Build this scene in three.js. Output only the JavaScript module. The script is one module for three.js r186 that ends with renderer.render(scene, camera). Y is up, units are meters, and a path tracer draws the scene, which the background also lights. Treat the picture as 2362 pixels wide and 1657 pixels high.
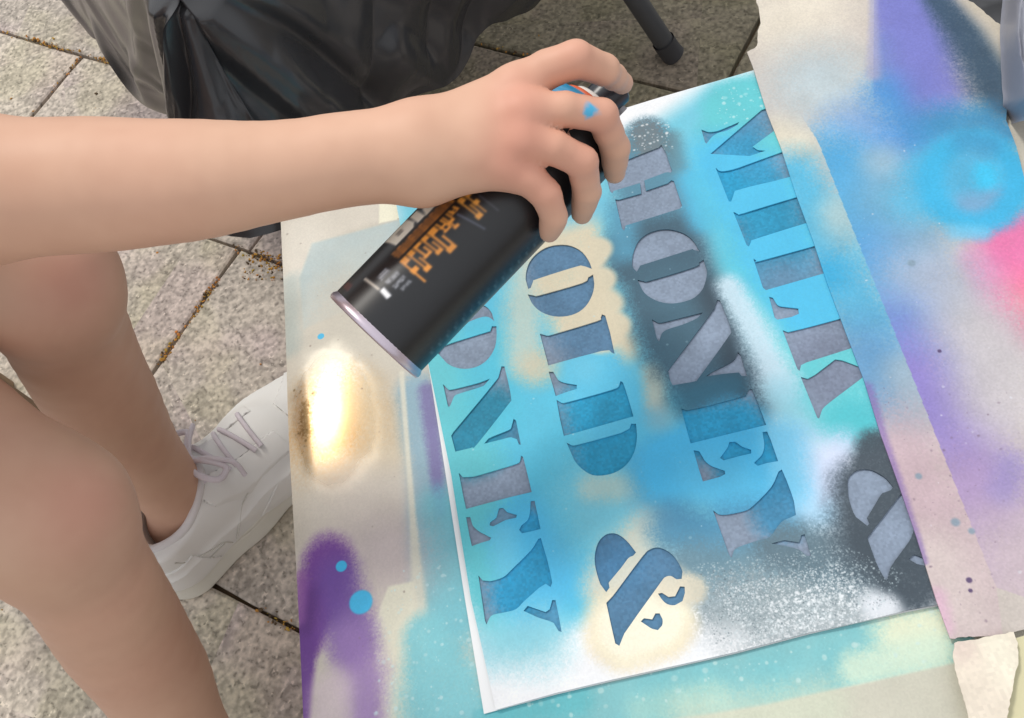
import * as THREE from 'three';
import { mergeGeometries, mergeVertices, toCreasedNormals } from 'three/addons/utils/BufferGeometryUtils.js';
import { TessellateModifier } from 'three/addons/modifiers/TessellateModifier.js';

// ------------------------------------------------------------------ camera, sky, sun, exposure
// The photograph is 2362 x 1657 pixels; a pixel is a direction, the distance comes from the plane or thing it touches.
const PW = 2362, PH = 1657, FOC = 2160, CX = 1181, CY = 828.5, EYE = 0.95;
const AX = [0.96524, -0.25474, -0.05843], G = [0.17566, 0.46676, 0.86677], AZ = [0.19353, 0.84690, -0.49528]; // world x, down, z in camera axes (right, down, forward)
const renderer = new THREE.WebGLRenderer({ antialias: true });
renderer.setSize(1024, 718);
renderer.toneMapping = THREE.LinearToneMapping;
renderer.toneMappingExposure = 1.14;
renderer.shadowMap.enabled = true;
const scene = new THREE.Scene();
const camera = new THREE.PerspectiveCamera(2 * Math.atan(PH / 2 / FOC) * 180 / Math.PI, PW / PH, 0.02, 200);
{
  const m = new THREE.Matrix4().set(
    AX[0], -AX[1], -AX[2], 0,
    -G[0], G[1], G[2], EYE,
    AZ[0], -AZ[1], -AZ[2], 0,
    0, 0, 0, 1);
  camera.position.set(0, EYE, 0);
  camera.quaternion.setFromRotationMatrix(m);
  camera.updateMatrixWorld(true);
}
{ // bright, thinly clouded sky
  const w = 128, h = 64, d = new Float32Array(w * h * 4);
  for (let j = 0; j < h; j++) for (let i = 0; i < w; i++) {
    const el = Math.sin((j + 0.5) / h * Math.PI - Math.PI / 2), k = (j * w + i) * 4;
    const c = 0.78 + 0.02 * Math.sin(i / w * Math.PI * 6 + j * 0.3);
    const s = el > 0 ? c * (0.78 + 0.30 * el) : 0.30;
    d[k] = s * 0.985; d[k + 1] = s; d[k + 2] = s * 1.03; d[k + 3] = 1;
  }
  const t = new THREE.DataTexture(d, w, h, THREE.RGBAFormat, THREE.FloatType);
  t.mapping = THREE.EquirectangularReflectionMapping; t.magFilter = t.minFilter = THREE.LinearFilter; t.needsUpdate = true;
  scene.background = t; scene.environment = t;
}
const sun = new THREE.DirectionalLight(new THREE.Color(1, 0.955, 0.88), 1.45);
sun.position.set(-0.2532 * 4, 0.846 * 4, -0.4692 * 4);
sun.castShadow = true; sun.shadow.radius = 20; sun.shadow.mapSize.set(2048, 2048);
Object.assign(sun.shadow.camera, { left: -2, right: 2, top: 2, bottom: -2, near: 0.1, far: 12 });
scene.add(sun);

// ------------------------------------------------------------------ helpers
let seed = 12345;
const rnd = () => { seed = (seed + 0x6d2b79f5) | 0; let t = Math.imul(seed ^ (seed >>> 15), 1 | seed); t = (t + Math.imul(t ^ (t >>> 7), 61 | t)) ^ t; return ((t ^ (t >>> 14)) >>> 0) / 4294967296; };
const V = (x, y, z) => new THREE.Vector3(x, y, z);
const clamp = (x, a = 0, b = 1) => Math.min(b, Math.max(a, x));
const sstep = (a, b, x) => { const t = clamp((x - a) / (b - a)); return t * t * (3 - 2 * t); };
const lerp = (a, b, t) => a + (b - a) * t;
const ray = (px, py) => { const r = [px - CX, py - CY, FOC]; const dot = (a) => a[0] * r[0] + a[1] * r[1] + a[2] * r[2]; return [dot(AX), -dot(G), dot(AZ)]; };
const atH = (px, py, h) => { const d = ray(px, py), t = (EYE - h) / -d[1]; return V(d[0] * t, h, d[2] * t); };          // point of a pixel's ray at height h
const atD = (px, py, z) => { const d = ray(px, py), t = z / FOC; return V(d[0] * t, EYE + d[1] * t, d[2] * t); };         // point at depth z
const HASH = new Float32Array(65536); for (let i = 0; i < 65536; i++) HASH[i] = rnd();
const hsh = (x, y) => HASH[((x * 73 + y * 1931) ^ (y * 7)) & 65535];
function vn(x, y) { const ix = Math.floor(x), iy = Math.floor(y), fx = x - ix, fy = y - iy, u = fx * fx * (3 - 2 * fx), v = fy * fy * (3 - 2 * fy); return lerp(lerp(hsh(ix, iy), hsh(ix + 1, iy), u), lerp(hsh(ix, iy + 1), hsh(ix + 1, iy + 1), u), v); }
const fbm = (x, y, o = 4) => { let s = 0, a = 0.5, n = 0; for (let i = 0; i < o; i++) { s += a * vn(x, y); n += a; a *= 0.5; x = x * 2.03 + 17.1; y = y * 2.03 + 5.7; } return s / n; };
const h3 = (x, y, z) => HASH[((x * 73 + y * 1931 + z * 9973) ^ (z * 31)) & 65535];
function vn3(x, y, z) { const ix = Math.floor(x), iy = Math.floor(y), iz = Math.floor(z), f = (t) => t * t * (3 - 2 * t), u = f(x - ix), v = f(y - iy), w = f(z - iz); const q = (k) => lerp(lerp(h3(ix, iy, iz + k), h3(ix + 1, iy, iz + k), u), lerp(h3(ix, iy + 1, iz + k), h3(ix + 1, iy + 1, iz + k), u), v); return lerp(q(0), q(1), w); }
const toLin = (c) => (c <= 0.04045 ? c / 12.92 : Math.pow((c + 0.055) / 1.055, 2.4));
const toS = (c) => (c <= 0.0031308 ? c * 12.92 : 1.055 * Math.pow(c, 1 / 2.4) - 0.055);
const ALB = 0.86;                                                     // reflectance of the whitest paper
const names = {};
const numbered = (n) => { names[n] = (names[n] ?? -1) + 1; return names[n] ? n + '_' + String(names[n]).padStart(3, '0') : n; };
function mesh(name, geo, mat, parent) { const m = new THREE.Mesh(geo, mat); m.name = parent ? name : numbered(name); m.castShadow = m.receiveShadow = true; (parent || scene).add(m); return m; }
function group(name, pos) { const g = new THREE.Group(); g.name = numbered(name); if (pos) g.position.copy(pos); scene.add(g); return g; }
const tag = (o, label, category, grp, kind) => { Object.assign(o.userData, { label, category }); if (grp) o.userData.group = grp; if (kind) o.userData.kind = kind; return o; };
const std = (o) => new THREE.MeshStandardMaterial(o), phy = (o) => new THREE.MeshPhysicalMaterial(o);
const lin = (r, g, b) => new THREE.Color().setRGB(r, g, b);
const rgb = (r, g, b) => lin(toLin(r / 255) * ALB, toLin(g / 255) * ALB, toLin(b / 255) * ALB);
function dataTex(d, w, h, srgb = false) { const t = new THREE.DataTexture(d, w, h, THREE.RGBAFormat, THREE.UnsignedByteType); t.magFilter = THREE.LinearFilter; t.minFilter = THREE.LinearMipmapLinearFilter; t.generateMipmaps = true; t.wrapS = t.wrapT = THREE.RepeatWrapping; if (srgb) t.colorSpace = THREE.SRGBColorSpace; t.needsUpdate = true; return t; }

// sheet paint: coats sprayed on a sheet, laid out in metres on the table
const TABLE = 0.35, PXM = 0.00033;
class Paint {
  constructor(x0, x1, z0, z1, texel, base, h = TABLE) {
    Object.assign(this, { x0, x1, z0, z1, texel, h, w: Math.round((x1 - x0) / texel), n: Math.round((z1 - z0) / texel) });
    this.d = new Float32Array(this.w * this.n * 3); this.metal = null;
    for (let i = 0; i < this.w * this.n; i++) this.d.set(base, i * 3);
  }
  pt(p) { const v = atH(p[0], p[1], this.h); return [v.x, v.z]; }
  mask(poly) { // inside polygon
    const q = poly.map((p) => this.pt(p));
    return (x, z) => { let c = false; for (let i = 0, j = q.length - 1; i < q.length; j = i++) if ((q[i][1] > z) !== (q[j][1] > z) && x < (q[j][0] - q[i][0]) * (z - q[i][1]) / (q[j][1] - q[i][1]) + q[i][0]) c = !c; return c; };
  }
  run(bx0, bx1, bz0, bz1, f) {
    const i0 = Math.max(0, Math.floor((bx0 - this.x0) / this.texel)), i1 = Math.min(this.w - 1, Math.ceil((bx1 - this.x0) / this.texel));
    const j0 = Math.max(0, Math.floor((bz0 - this.z0) / this.texel)), j1 = Math.min(this.n - 1, Math.ceil((bz1 - this.z0) / this.texel));
    for (let j = j0; j <= j1; j++) for (let i = i0; i <= i1; i++) f(this.x0 + (i + 0.5) * this.texel, this.z0 + (j + 0.5) * this.texel, j * this.w + i);
  }
  put(k, col, a) { if (a <= 0) return; const d = this.d, o = k * 3; a = Math.min(1, a); d[o] += (col[0] - d[o]) * a; d[o + 1] += (col[1] - d[o + 1]) * a; d[o + 2] += (col[2] - d[o + 2]) * a; }
  spray(pts, r, col, a = 1, o = {}) { // a pass of the can; r one radius or one for each point, in photo pixels
    const q = pts.map((p) => this.pt(p)), R = pts.map((_, i) => (Array.isArray(r) ? r[i] : r) * PXM), soft = o.soft ?? 0.5, grain = o.grain ?? 0.17, rm = Math.max(...R) * (1 + soft) * 1.25, clip = o.clip && this.mask(o.clip);
    if (q.length === 1) { q.push([q[0][0] + 1e-4, q[0][1]]); R.push(R[0]); }
    const xs = q.map((p) => p[0]), zs = q.map((p) => p[1]), wob = o.wob ?? 0.13;
    this.run(Math.min(...xs) - rm, Math.max(...xs) + rm, Math.min(...zs) - rm, Math.max(...zs) + rm, (x, z, k) => {
      if (clip && !clip(x, z)) return;
      let best = 9;
      for (let i = 0; i + 1 < q.length; i++) {
        const ax = q[i][0], az = q[i][1], bx = q[i + 1][0] - ax, bz = q[i + 1][1] - az, t = clamp(((x - ax) * bx + (z - az) * bz) / (bx * bx + bz * bz));
        const d = Math.hypot(x - ax - bx * t, z - az - bz * t) / lerp(R[i], R[i + 1], t); if (d < best) best = d;
      }
      if (best > 1 + soft + wob) return;
      best += (fbm(x * 38 + 3, z * 38 + 9, 3) - 0.5) * wob * 2;
      let c = 1 - sstep(1 - soft, 1 + soft, best);
      if (grain && c > 0.001) { const g = hsh(Math.floor(x * 1100), Math.floor(z * 1100)) * 0.6 + hsh(Math.floor(x * 520) + 7, Math.floor(z * 520)) * 0.4; c = clamp(c + (g - 0.5) * grain * 4 * c * (1.15 - c) * 2); }
      this.put(k, col, c * a);
    });
  }
  poly(pts, col, a = 1, feather = 3, o = {}) { // a masked patch with a crisp edge
    const q = pts.map((p) => this.pt(p)), f = feather * PXM, xs = q.map((p) => p[0]), zs = q.map((p) => p[1]), ins = this.mask(pts);
    this.run(Math.min(...xs) - f, Math.max(...xs) + f, Math.min(...zs) - f, Math.max(...zs) + f, (x, z, k) => {
      let d = 9; for (let i = 0, j = q.length - 1; i < q.length; j = i++) { const ax = q[j][0], az = q[j][1], bx = q[i][0] - ax, bz = q[i][1] - az, t = clamp(((x - ax) * bx + (z - az) * bz) / (bx * bx + bz * bz || 1)); d = Math.min(d, Math.hypot(x - ax - bx * t, z - az - bz * t)); }
      const s = ins(x, z) ? d : -d; let c = sstep(-f, f, s); if (o.mottle) c *= 1 - o.mottle * fbm(x * 45, z * 45, 3);
      this.put(k, col, c * a);
    });
  }
  specks(poly, n, r0, r1, col, a = 0.9) { // droplets
    const q = poly.map((p) => this.pt(p)), ins = this.mask(poly), xs = q.map((p) => p[0]), zs = q.map((p) => p[1]), X0 = Math.min(...xs), X1 = Math.max(...xs), Z0 = Math.min(...zs), Z1 = Math.max(...zs);
    for (let m = 0; m < n; m++) {
      const x = lerp(X0, X1, rnd()), z = lerp(Z0, Z1, rnd()); if (!ins(x, z)) continue;
      const r = lerp(r0, r1, rnd() ** 3) * PXM, e = 0.7 + 0.6 * rnd(), aa = a * (0.4 + 0.6 * rnd());
      this.run(x - r * 2, x + r * 2, z - r * 2, z + r * 2, (u, v, k) => this.put(k, col, aa * (1 - sstep(0.6, 1.25, Math.hypot((u - x) * e, v - z) / r))));
    }
  }
  grain(amt, f = 900) { this.run(-9, 9, -9, 9, (x, z, k) => { const g = 1 + (hsh(Math.floor(x * f) + 31, Math.floor(z * f) + 17) - 0.5) * amt + (fbm(x * 60, z * 60, 3) - 0.5) * amt * 1.6; for (let c = 0; c < 3; c++) this.d[k * 3 + c] *= g; }); }
  map() {
    const o = new Uint8Array(this.w * this.n * 4);
    for (let k = 0; k < this.w * this.n; k++) { for (let c = 0; c < 3; c++) o[k * 4 + c] = Math.round(255 * toS(clamp(toLin(clamp(this.d[k * 3 + c] / 255)) * ALB))); o[k * 4 + 3] = 255; }
    const t = dataTex(o, this.w, this.n, true); t.wrapS = t.wrapT = THREE.ClampToEdgeWrapping; return t;
  }
  uv(geo) { const p = geo.attributes.position, u = new Float32Array(p.count * 2); for (let i = 0; i < p.count; i++) { u[2 * i] = (p.getX(i) - this.x0) / (this.x1 - this.x0); u[2 * i + 1] = (p.getZ(i) - this.z0) / (this.z1 - this.z0); } geo.setAttribute('uv', new THREE.BufferAttribute(u, 2)); return geo; }
}
// how the loose papers lie: a gentle wave, a soft bulge under the gold patch, the left margin bending over the table edge
const GOLD = atH(765, 955, TABLE);
function lie(x, z) {
  let y = 0.0007 * Math.sin(x * 23 + 1.2) * Math.sin(z * 17 + 0.4) + 0.0005 * Math.sin(x * 41 + z * 29);
  y += 0.0060 * Math.exp(-(((x - GOLD.x) / 0.043) ** 2) - ((z - GOLD.z) / 0.066) ** 2);
  const e = Math.max(0, -0.196 - x); y -= e * e * 9;
  return y;
}
function sheet(pts, h, thick, o = {}) { // paper cut to an outline given in table coordinates, lying on what is below
  const s = new THREE.Shape(pts.map(([x, z]) => new THREE.Vector2(x, -z)));
  for (const hole of o.holes || []) s.holes.push(new THREE.Path(hole.map(([x, z]) => new THREE.Vector2(x, -z))));
  let g = new THREE.ExtrudeGeometry(s, { depth: thick, bevelEnabled: false });
  g.rotateX(-Math.PI / 2); g.deleteAttribute('uv'); g.deleteAttribute('normal');
  g = new TessellateModifier(o.edge ?? 0.012, 9).modify(g.index ? g.toNonIndexed() : g);
  const p = g.attributes.position;
  for (let i = 0; i < p.count; i++) { const x = p.getX(i), z = p.getZ(i); p.setY(i, p.getY(i) + h + lie(x, z) + (o.bend ? o.bend(x, z) : 0)); }
  return toCreasedNormals(mergeVertices(g, 1e-6), 0.6);
}
function gridSheet(xl, xr, z0, z1, nx, nz, h, thick) { // a whole sheet as a fine grid with a lower face and edges, normals taken from its own curve
  const pos = [], nrm = [], idx = [], n = (nx + 1) * (nz + 1), at = (i, j) => j * (nx + 1) + i, N = V(0, 0, 0);
  for (const dn of [0, 1]) for (let j = 0; j <= nz; j++) for (let i = 0; i <= nx; i++) { const z = lerp(z0, z1, j / nz), u = i / nx, x = lerp(xl(z), xr(z), u * u * 0.6 + u * 0.4), e = 0.0005; pos.push(x, h - dn * thick + lie(x, z), z); N.set(-(lie(x + e, z) - lie(x - e, z)) / (2 * e), 1, -(lie(x, z + e) - lie(x, z - e)) / (2 * e)).normalize().multiplyScalar(dn ? -1 : 1); nrm.push(N.x, N.y, N.z); }
  for (let j = 0; j < nz; j++) for (let i = 0; i < nx; i++) { const a = at(i, j), b = at(i, j + 1); idx.push(a, b, a + 1, a + 1, b, b + 1, n + a, n + a + 1, n + b, n + a + 1, n + b + 1, n + b); }
  const rim = (a, b, x, z) => { const k = pos.length / 3; for (const q of [a, b, n + a, n + b]) { pos.push(pos[q * 3], pos[q * 3 + 1], pos[q * 3 + 2]); nrm.push(x, 0, z); } idx.push(k, k + 1, k + 2, k + 1, k + 3, k + 2); };
  for (let j = 0; j < nz; j++) { rim(at(0, j), at(0, j + 1), -1, 0); rim(at(nx, j + 1), at(nx, j), 1, 0); }
  for (let i = 0; i < nx; i++) { rim(at(i + 1, 0), at(i, 0), 0, -1); rim(at(i, nz), at(i + 1, nz), 0, 1); }
  const g = new THREE.BufferGeometry(); g.setAttribute('position', new THREE.Float32BufferAttribute(pos, 3)); g.setAttribute('normal', new THREE.Float32BufferAttribute(nrm, 3)); g.setIndex(idx); return g;
}
const onTable = (pts, h = TABLE) => pts.map((p) => { const v = atH(p[0], p[1], h); return [v.x, v.z]; });

// signed-distance modelling
function cap(a, b, ra, rb) { const ab = b.clone().sub(a), L2 = ab.lengthSq() || 1e-9; return (x, y, z) => { const px = x - a.x, py = y - a.y, pz = z - a.z, t = clamp((px * ab.x + py * ab.y + pz * ab.z) / L2); return Math.hypot(px - ab.x * t, py - ab.y * t, pz - ab.z * t) - (ra + (rb - ra) * t); }; }
const smin = (a, b, k) => { const h = Math.max(k - Math.abs(a - b), 0) / k; return Math.min(a, b) - h * h * k * 0.25; };
function chain(js, k = 0.002) { // joints strung on a smooth curve, radii running smoothly between them
  const n = js.length, P = [], S = 4, cr = (a, b, c, d, t) => 0.5 * (2 * b + (c - a) * t + (2 * a - 5 * b + 4 * c - d) * t * t + (3 * b - a - 3 * c + d) * t * t * t);
  for (let i = 0; i + 1 < n; i++) { const a = js[Math.max(0, i - 1)], b = js[i], c = js[i + 1], d = js[Math.min(n - 1, i + 2)]; for (let m = 0; m < S; m++) { const t = m / S; P.push([V(cr(a[0].x, b[0].x, c[0].x, d[0].x, t), cr(a[0].y, b[0].y, c[0].y, d[0].y, t), cr(a[0].z, b[0].z, c[0].z, d[0].z, t)), lerp(b[1], c[1], t * t * (3 - 2 * t) * 0.5 + t * 0.5)]); } }
  P.push(js[n - 1]);
  const c = [], mid = V(0, 0, 0); let R = 0; for (const [p] of P) mid.addScaledVector(p, 1 / P.length); for (const [p, r] of P) R = Math.max(R, p.distanceTo(mid) + r);
  for (let i = 0; i + 1 < P.length; i++) c.push(cap(P[i][0], P[i + 1][0], P[i][1], P[i + 1][1]));
  return (x, y, z) => { const far = Math.hypot(x - mid.x, y - mid.y, z - mid.z) - R; if (far > 0.08) return far; let d = c[0](x, y, z); for (let i = 1; i < c.length; i++) d = smin(d, c[i](x, y, z), 0.002); return d; };
}
function bones(js, k) { const c = [], m = V(0, 0, 0); for (const j of js) m.addScaledVector(j[0], 1 / js.length); let R = 0; for (const j of js) R = Math.max(R, j[0].distanceTo(m) + j[1]); for (let i = 0; i + 1 < js.length; i++) { const a = js[i], b = js[i + 1], h = a[0].clone().lerp(b[0], 0.5), rm = (a[1] + b[1]) / 2 * 0.88, f = 0.94; c.push(cap(a[0], h, a[1] * f, rm), cap(h, b[0], rm, b[1] * f)); } return (x, y, z) => { const far = Math.hypot(x - m.x, y - m.y, z - m.z) - R; if (far > 0.03) return far; let d = c[0](x, y, z); for (let i = 1; i < c.length; i++) d = smin(d, c[i](x, y, z), k); return d; }; }
function nets(sdf, lo, hi, cell) { // surface nets
  const nx = Math.ceil((hi.x - lo.x) / cell) + 1, ny = Math.ceil((hi.y - lo.y) / cell) + 1, nz = Math.ceil((hi.z - lo.z) / cell) + 1, F = new Float32Array(nx * ny * nz), id = new Int32Array(nx * ny * nz).fill(-1), at = (i, j, k) => (k * ny + j) * nx + i;
  for (let k = 0; k < nz; k++) for (let j = 0; j < ny; j++) for (let i = 0; i < nx;) { const d = sdf(lo.x + i * cell, lo.y + j * cell, lo.z + k * cell), n = Math.max(1, Math.floor(Math.abs(d) / cell * 0.5)); for (let m = 0; m < n && i < nx; m++, i++) F[at(i, j, k)] = d; }
  const pos = [], idx = [];
  for (let k = 0; k + 1 < nz; k++) for (let j = 0; j + 1 < ny; j++) for (let i = 0; i + 1 < nx; i++) {
    let sx = 0, sy = 0, sz = 0, n = 0;
    for (let e = 0; e < 12; e++) { const ax = e >> 2, u = e & 1, v = (e >> 1) & 1, a = [0, 0, 0], b = [0, 0, 0]; a[(ax + 1) % 3] = b[(ax + 1) % 3] = u; a[(ax + 2) % 3] = b[(ax + 2) % 3] = v; b[ax] = 1; const fa = F[at(i + a[0], j + a[1], k + a[2])], fb = F[at(i + b[0], j + b[1], k + b[2])]; if ((fa < 0) !== (fb < 0)) { const t = fa / (fa - fb); sx += a[0] + (b[0] - a[0]) * t; sy += a[1] + (b[1] - a[1]) * t; sz += a[2] + (b[2] - a[2]) * t; n++; } }
    if (n) { id[at(i, j, k)] = pos.length / 3; pos.push(lo.x + (i + sx / n) * cell, lo.y + (j + sy / n) * cell, lo.z + (k + sz / n) * cell); }
  }
  const quad = (a, b, c, d, f) => { if (a < 0 || b < 0 || c < 0 || d < 0) return; if (f) idx.push(a, b, c, a, c, d); else idx.push(a, c, b, a, d, c); };
  for (let k = 1; k + 1 < nz; k++) for (let j = 1; j + 1 < ny; j++) for (let i = 1; i + 1 < nx; i++) {
    const f0 = F[at(i, j, k)] < 0;
    if (f0 !== F[at(i + 1, j, k)] < 0) quad(id[at(i, j - 1, k - 1)], id[at(i, j, k - 1)], id[at(i, j, k)], id[at(i, j - 1, k)], f0);
    if (f0 !== F[at(i, j + 1, k)] < 0) quad(id[at(i - 1, j, k - 1)], id[at(i - 1, j, k)], id[at(i, j, k)], id[at(i, j, k - 1)], f0);
    if (f0 !== F[at(i, j, k + 1)] < 0) quad(id[at(i - 1, j - 1, k)], id[at(i, j - 1, k)], id[at(i, j, k)], id[at(i - 1, j, k)], f0);
  }
  const nrm = new Float32Array(pos.length), e = cell * 0.35;
  for (let i = 0; i < pos.length; i += 3) { let gx, gy, gz; for (let it = 0; it < 2; it++) { const x = pos[i], y = pos[i + 1], z = pos[i + 2]; gx = sdf(x + e, y, z) - sdf(x - e, y, z); gy = sdf(x, y + e, z) - sdf(x, y - e, z); gz = sdf(x, y, z + e) - sdf(x, y, z - e); const L = Math.hypot(gx, gy, gz) || 1; gx /= L; gy /= L; gz /= L; if (it === 0) { const d = clamp(sdf(x, y, z), -cell * 0.5, cell * 0.5); pos[i] -= gx * d; pos[i + 1] -= gy * d; pos[i + 2] -= gz * d; } } nrm[i] = gx; nrm[i + 1] = gy; nrm[i + 2] = gz; }
  const g = new THREE.BufferGeometry(); g.setAttribute('position', new THREE.Float32BufferAttribute(pos, 3)); g.setAttribute('normal', new THREE.BufferAttribute(nrm, 3)); g.setIndex(idx);
  g.setAttribute('uv', new THREE.Float32BufferAttribute(new Float32Array(pos.length / 3 * 2), 2)); return g;
}
const tube = (pts, r, seg = 24, rs = 6) => new THREE.TubeGeometry(new THREE.CatmullRomCurve3(pts), seg, r, rs);

// ------------------------------------------------------------------ pavement
function stoneTex() {
  const N = 1024, S = 0.6, col = new Uint8Array(N * N * 4), bmp = new Uint8Array(N * N * 4);
  for (let j = 0; j < N; j++) for (let i = 0; i < N; i++) {
    const x = i / N * S, z = j / N * S, wx = fbm(x * 70, z * 70, 2) * 0.004, wz = fbm(x * 70 + 40, z * 70 + 11, 2) * 0.004;
    const a = vn((x + wx) * 300, (z + wz) * 210), b = vn((x - wz) * 190 + 9, (z + wx) * 290 + 50), m = vn(x * 520 + 3, z * 520), c = fbm(x * 16, z * 16, 4), fine = hsh(i, j), patch = fbm(x * 7 + 4, z * 7 + 31, 3);
    const t = 0.36 * a + 0.38 * b + 0.18 * m + 0.08 * fine;
    let L = lerp(0.37, 0.66, sstep(0.24, 0.76, t)) * lerp(0.74, 1.24, c);
    if (b > 0.82 && m > 0.45) L = Math.max(L, 0.74); if (a < 0.2 && m < 0.5) L *= 0.7;
    const pk = sstep(0.42, 0.62, patch), ol = sstep(0.5, 0.66, fbm(x * 11 + 70, z * 11 + 3, 3)) * 0.7, k = (j * N + i) * 4;
    const r = L * (1.07 + 0.03 * pk - 0.02 * ol), g = L * (0.955 - 0.02 * pk), bb = L * (0.835 + 0.05 * pk - 0.09 * ol);
    col[k] = 255 * toS(clamp(r)); col[k + 1] = 255 * toS(clamp(g)); col[k + 2] = 255 * toS(clamp(bb)); col[k + 3] = 255;
    bmp[k] = bmp[k + 1] = bmp[k + 2] = 255 * clamp(t * 0.9 + c * 0.1); bmp[k + 3] = 255;
  }
  return [dataTex(col, N, N, true), dataTex(bmp, N, N)];
}
const [stoneCol, stoneBump] = stoneTex();
const stoneMats = [[1, 0.985, 0.97], [0.93, 0.92, 0.91], [1.0, 0.965, 0.95], [0.96, 0.95, 0.91]].map((c) => std({ map: stoneCol, bumpMap: stoneBump, bumpScale: 0.0009, roughness: 0.92, color: lin(...c.map((v) => v * 0.98)) }));
const shadedStoneMats = [[0.42, 0.41, 0.33], [0.48, 0.47, 0.38]].map((c) => std({ map: stoneCol, bumpMap: stoneBump, bumpScale: 0.0012, roughness: 0.95, color: lin(...c) })); // shade by the second table painted in as darker, olive stone tints
const ground = mesh('ground', new THREE.PlaneGeometry(80, 80).rotateX(-Math.PI / 2).translate(0, -0.012, 0), std({ color: lin(0.16, 0.115, 0.07), roughness: 1 }));
tag(ground, 'brown sandy bed showing in the joints between the paving stones', 'ground', null, 'structure');
const pavement = group('pavement'); tag(pavement, 'grey and beige granite paving stones laid in staggered rows', 'pavement', null, 'structure');
const PU = [Math.cos(38 * Math.PI / 180), Math.sin(38 * Math.PI / 180)], PV = [-PU[1], PU[0]], toWorld = (u, v) => [PU[0] * u + PV[0] * v, PU[1] * u + PV[1] * v];
{
  const rows = [-2.62, -2.42, -2.03, -1.83, -1.63, -1.236, -1.034, -0.832, -0.628, -0.4035, -0.014, 0.39, 0.60, 0.78, 0.98, 1.18], fixed = { '-0.014': [-1.0, -0.38], '-0.628': [-1.285, -0.79, -0.33], '-0.4035': [-1.27, -0.806, -0.30], '-0.832': [-1.06, -0.52], '-1.034': [-0.98, -0.30] };
  for (let r = 0; r + 1 < rows.length; r++) {
    const v0 = rows[r], v1 = rows[r + 1]; let cuts = [-2.5];
    const fx = fixed[String(v0)] || [];
    while (cuts[cuts.length - 1] < 1.5) { const last = cuts[cuts.length - 1]; let nx = last + 0.30 + 0.24 * rnd(); const f = fx.find((q) => q > last + 0.14 && q < last + 0.72); if (f !== undefined) nx = f; cuts.push(nx); }
    for (let c = 0; c + 1 < cuts.length; c++) {
      const u0 = cuts[c] + 0.0018, u1 = cuts[c + 1] - 0.0018, a = v0 + 0.0018, b = v1 - 0.0018, cx = (u0 + u1) / 2, cv = (a + b) / 2, out = [];
      const w0 = toWorld(cx, cv); if (Math.hypot(w0[0], w0[1] + 0.6) > 2.0) continue;
      const edge = (x0, y0, x1, y1) => { for (let i = 0; i < 7; i++) { const t = i / 7; out.push([lerp(x0, x1, t) + (rnd() - 0.5) * 0.0026, lerp(y0, y1, t) + (rnd() - 0.5) * 0.0026]); } };
      edge(u0, a, u1, a); edge(u1, a, u1, b); edge(u1, b, u0, b); edge(u0, b, u0, a);
      const g = new THREE.BufferGeometry(), pos = [], uv = [], idx = [], n = out.length, y = (rnd() - 0.5) * 0.0024, tx = (rnd() - 0.5) * 0.006, tz = (rnd() - 0.5) * 0.006, ou = rnd(), ov = rnd(), rot = rnd() * 6.28;
      const put = (u, v, yy) => { const w = toWorld(u, v); pos.push(w[0], yy + (u - cx) * tx + (v - cv) * tz, w[1]); const q = [(u - cx) / 0.6, (v - cv) / 0.6 + yy]; uv.push(q[0] * Math.cos(rot) - q[1] * Math.sin(rot) + ou, q[0] * Math.sin(rot) + q[1] * Math.cos(rot) + ov); };
      put(cx, cv, y);
      for (const [q, yy] of [[0.004, y], [0.001, y - 0.0018], [0, y - 0.02]]) for (const [u, v] of out) { const du = u - cx, dv = v - cv, m = Math.max(Math.abs(du) / (u1 - u0), Math.abs(dv) / (b - a)); put(u - Math.sign(du) * q * sstep(0.3, 0.5, Math.abs(du) / (u1 - u0)), v - Math.sign(dv) * q * sstep(0.3, 0.5, Math.abs(dv) / (b - a)), yy); }
      for (let i = 0; i < n; i++) { const j = (i + 1) % n; idx.push(0, 1 + j, 1 + i); for (let l = 0; l < 2; l++) { const p = 1 + l * n; idx.push(p + i, p + j, p + n + i, p + j, p + n + j, p + n + i); } }
      g.setAttribute('position', new THREE.Float32BufferAttribute(pos, 3)); g.setAttribute('uv', new THREE.Float32BufferAttribute(uv, 2)); g.setIndex(idx); g.computeVertexNormals();
      const tableShade = w0[0] - 0.6 * w0[1] > 0.36 && w0[1] < -0.55;  // stones whose colour carries the painted shade near the second table
      mesh('paving_stone', toCreasedNormals(g, 0.5), tableShade ? shadedStoneMats[Math.floor(rnd() * 2)] : stoneMats[Math.floor(rnd() * 4)], pavement);
    }
  }
}
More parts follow.
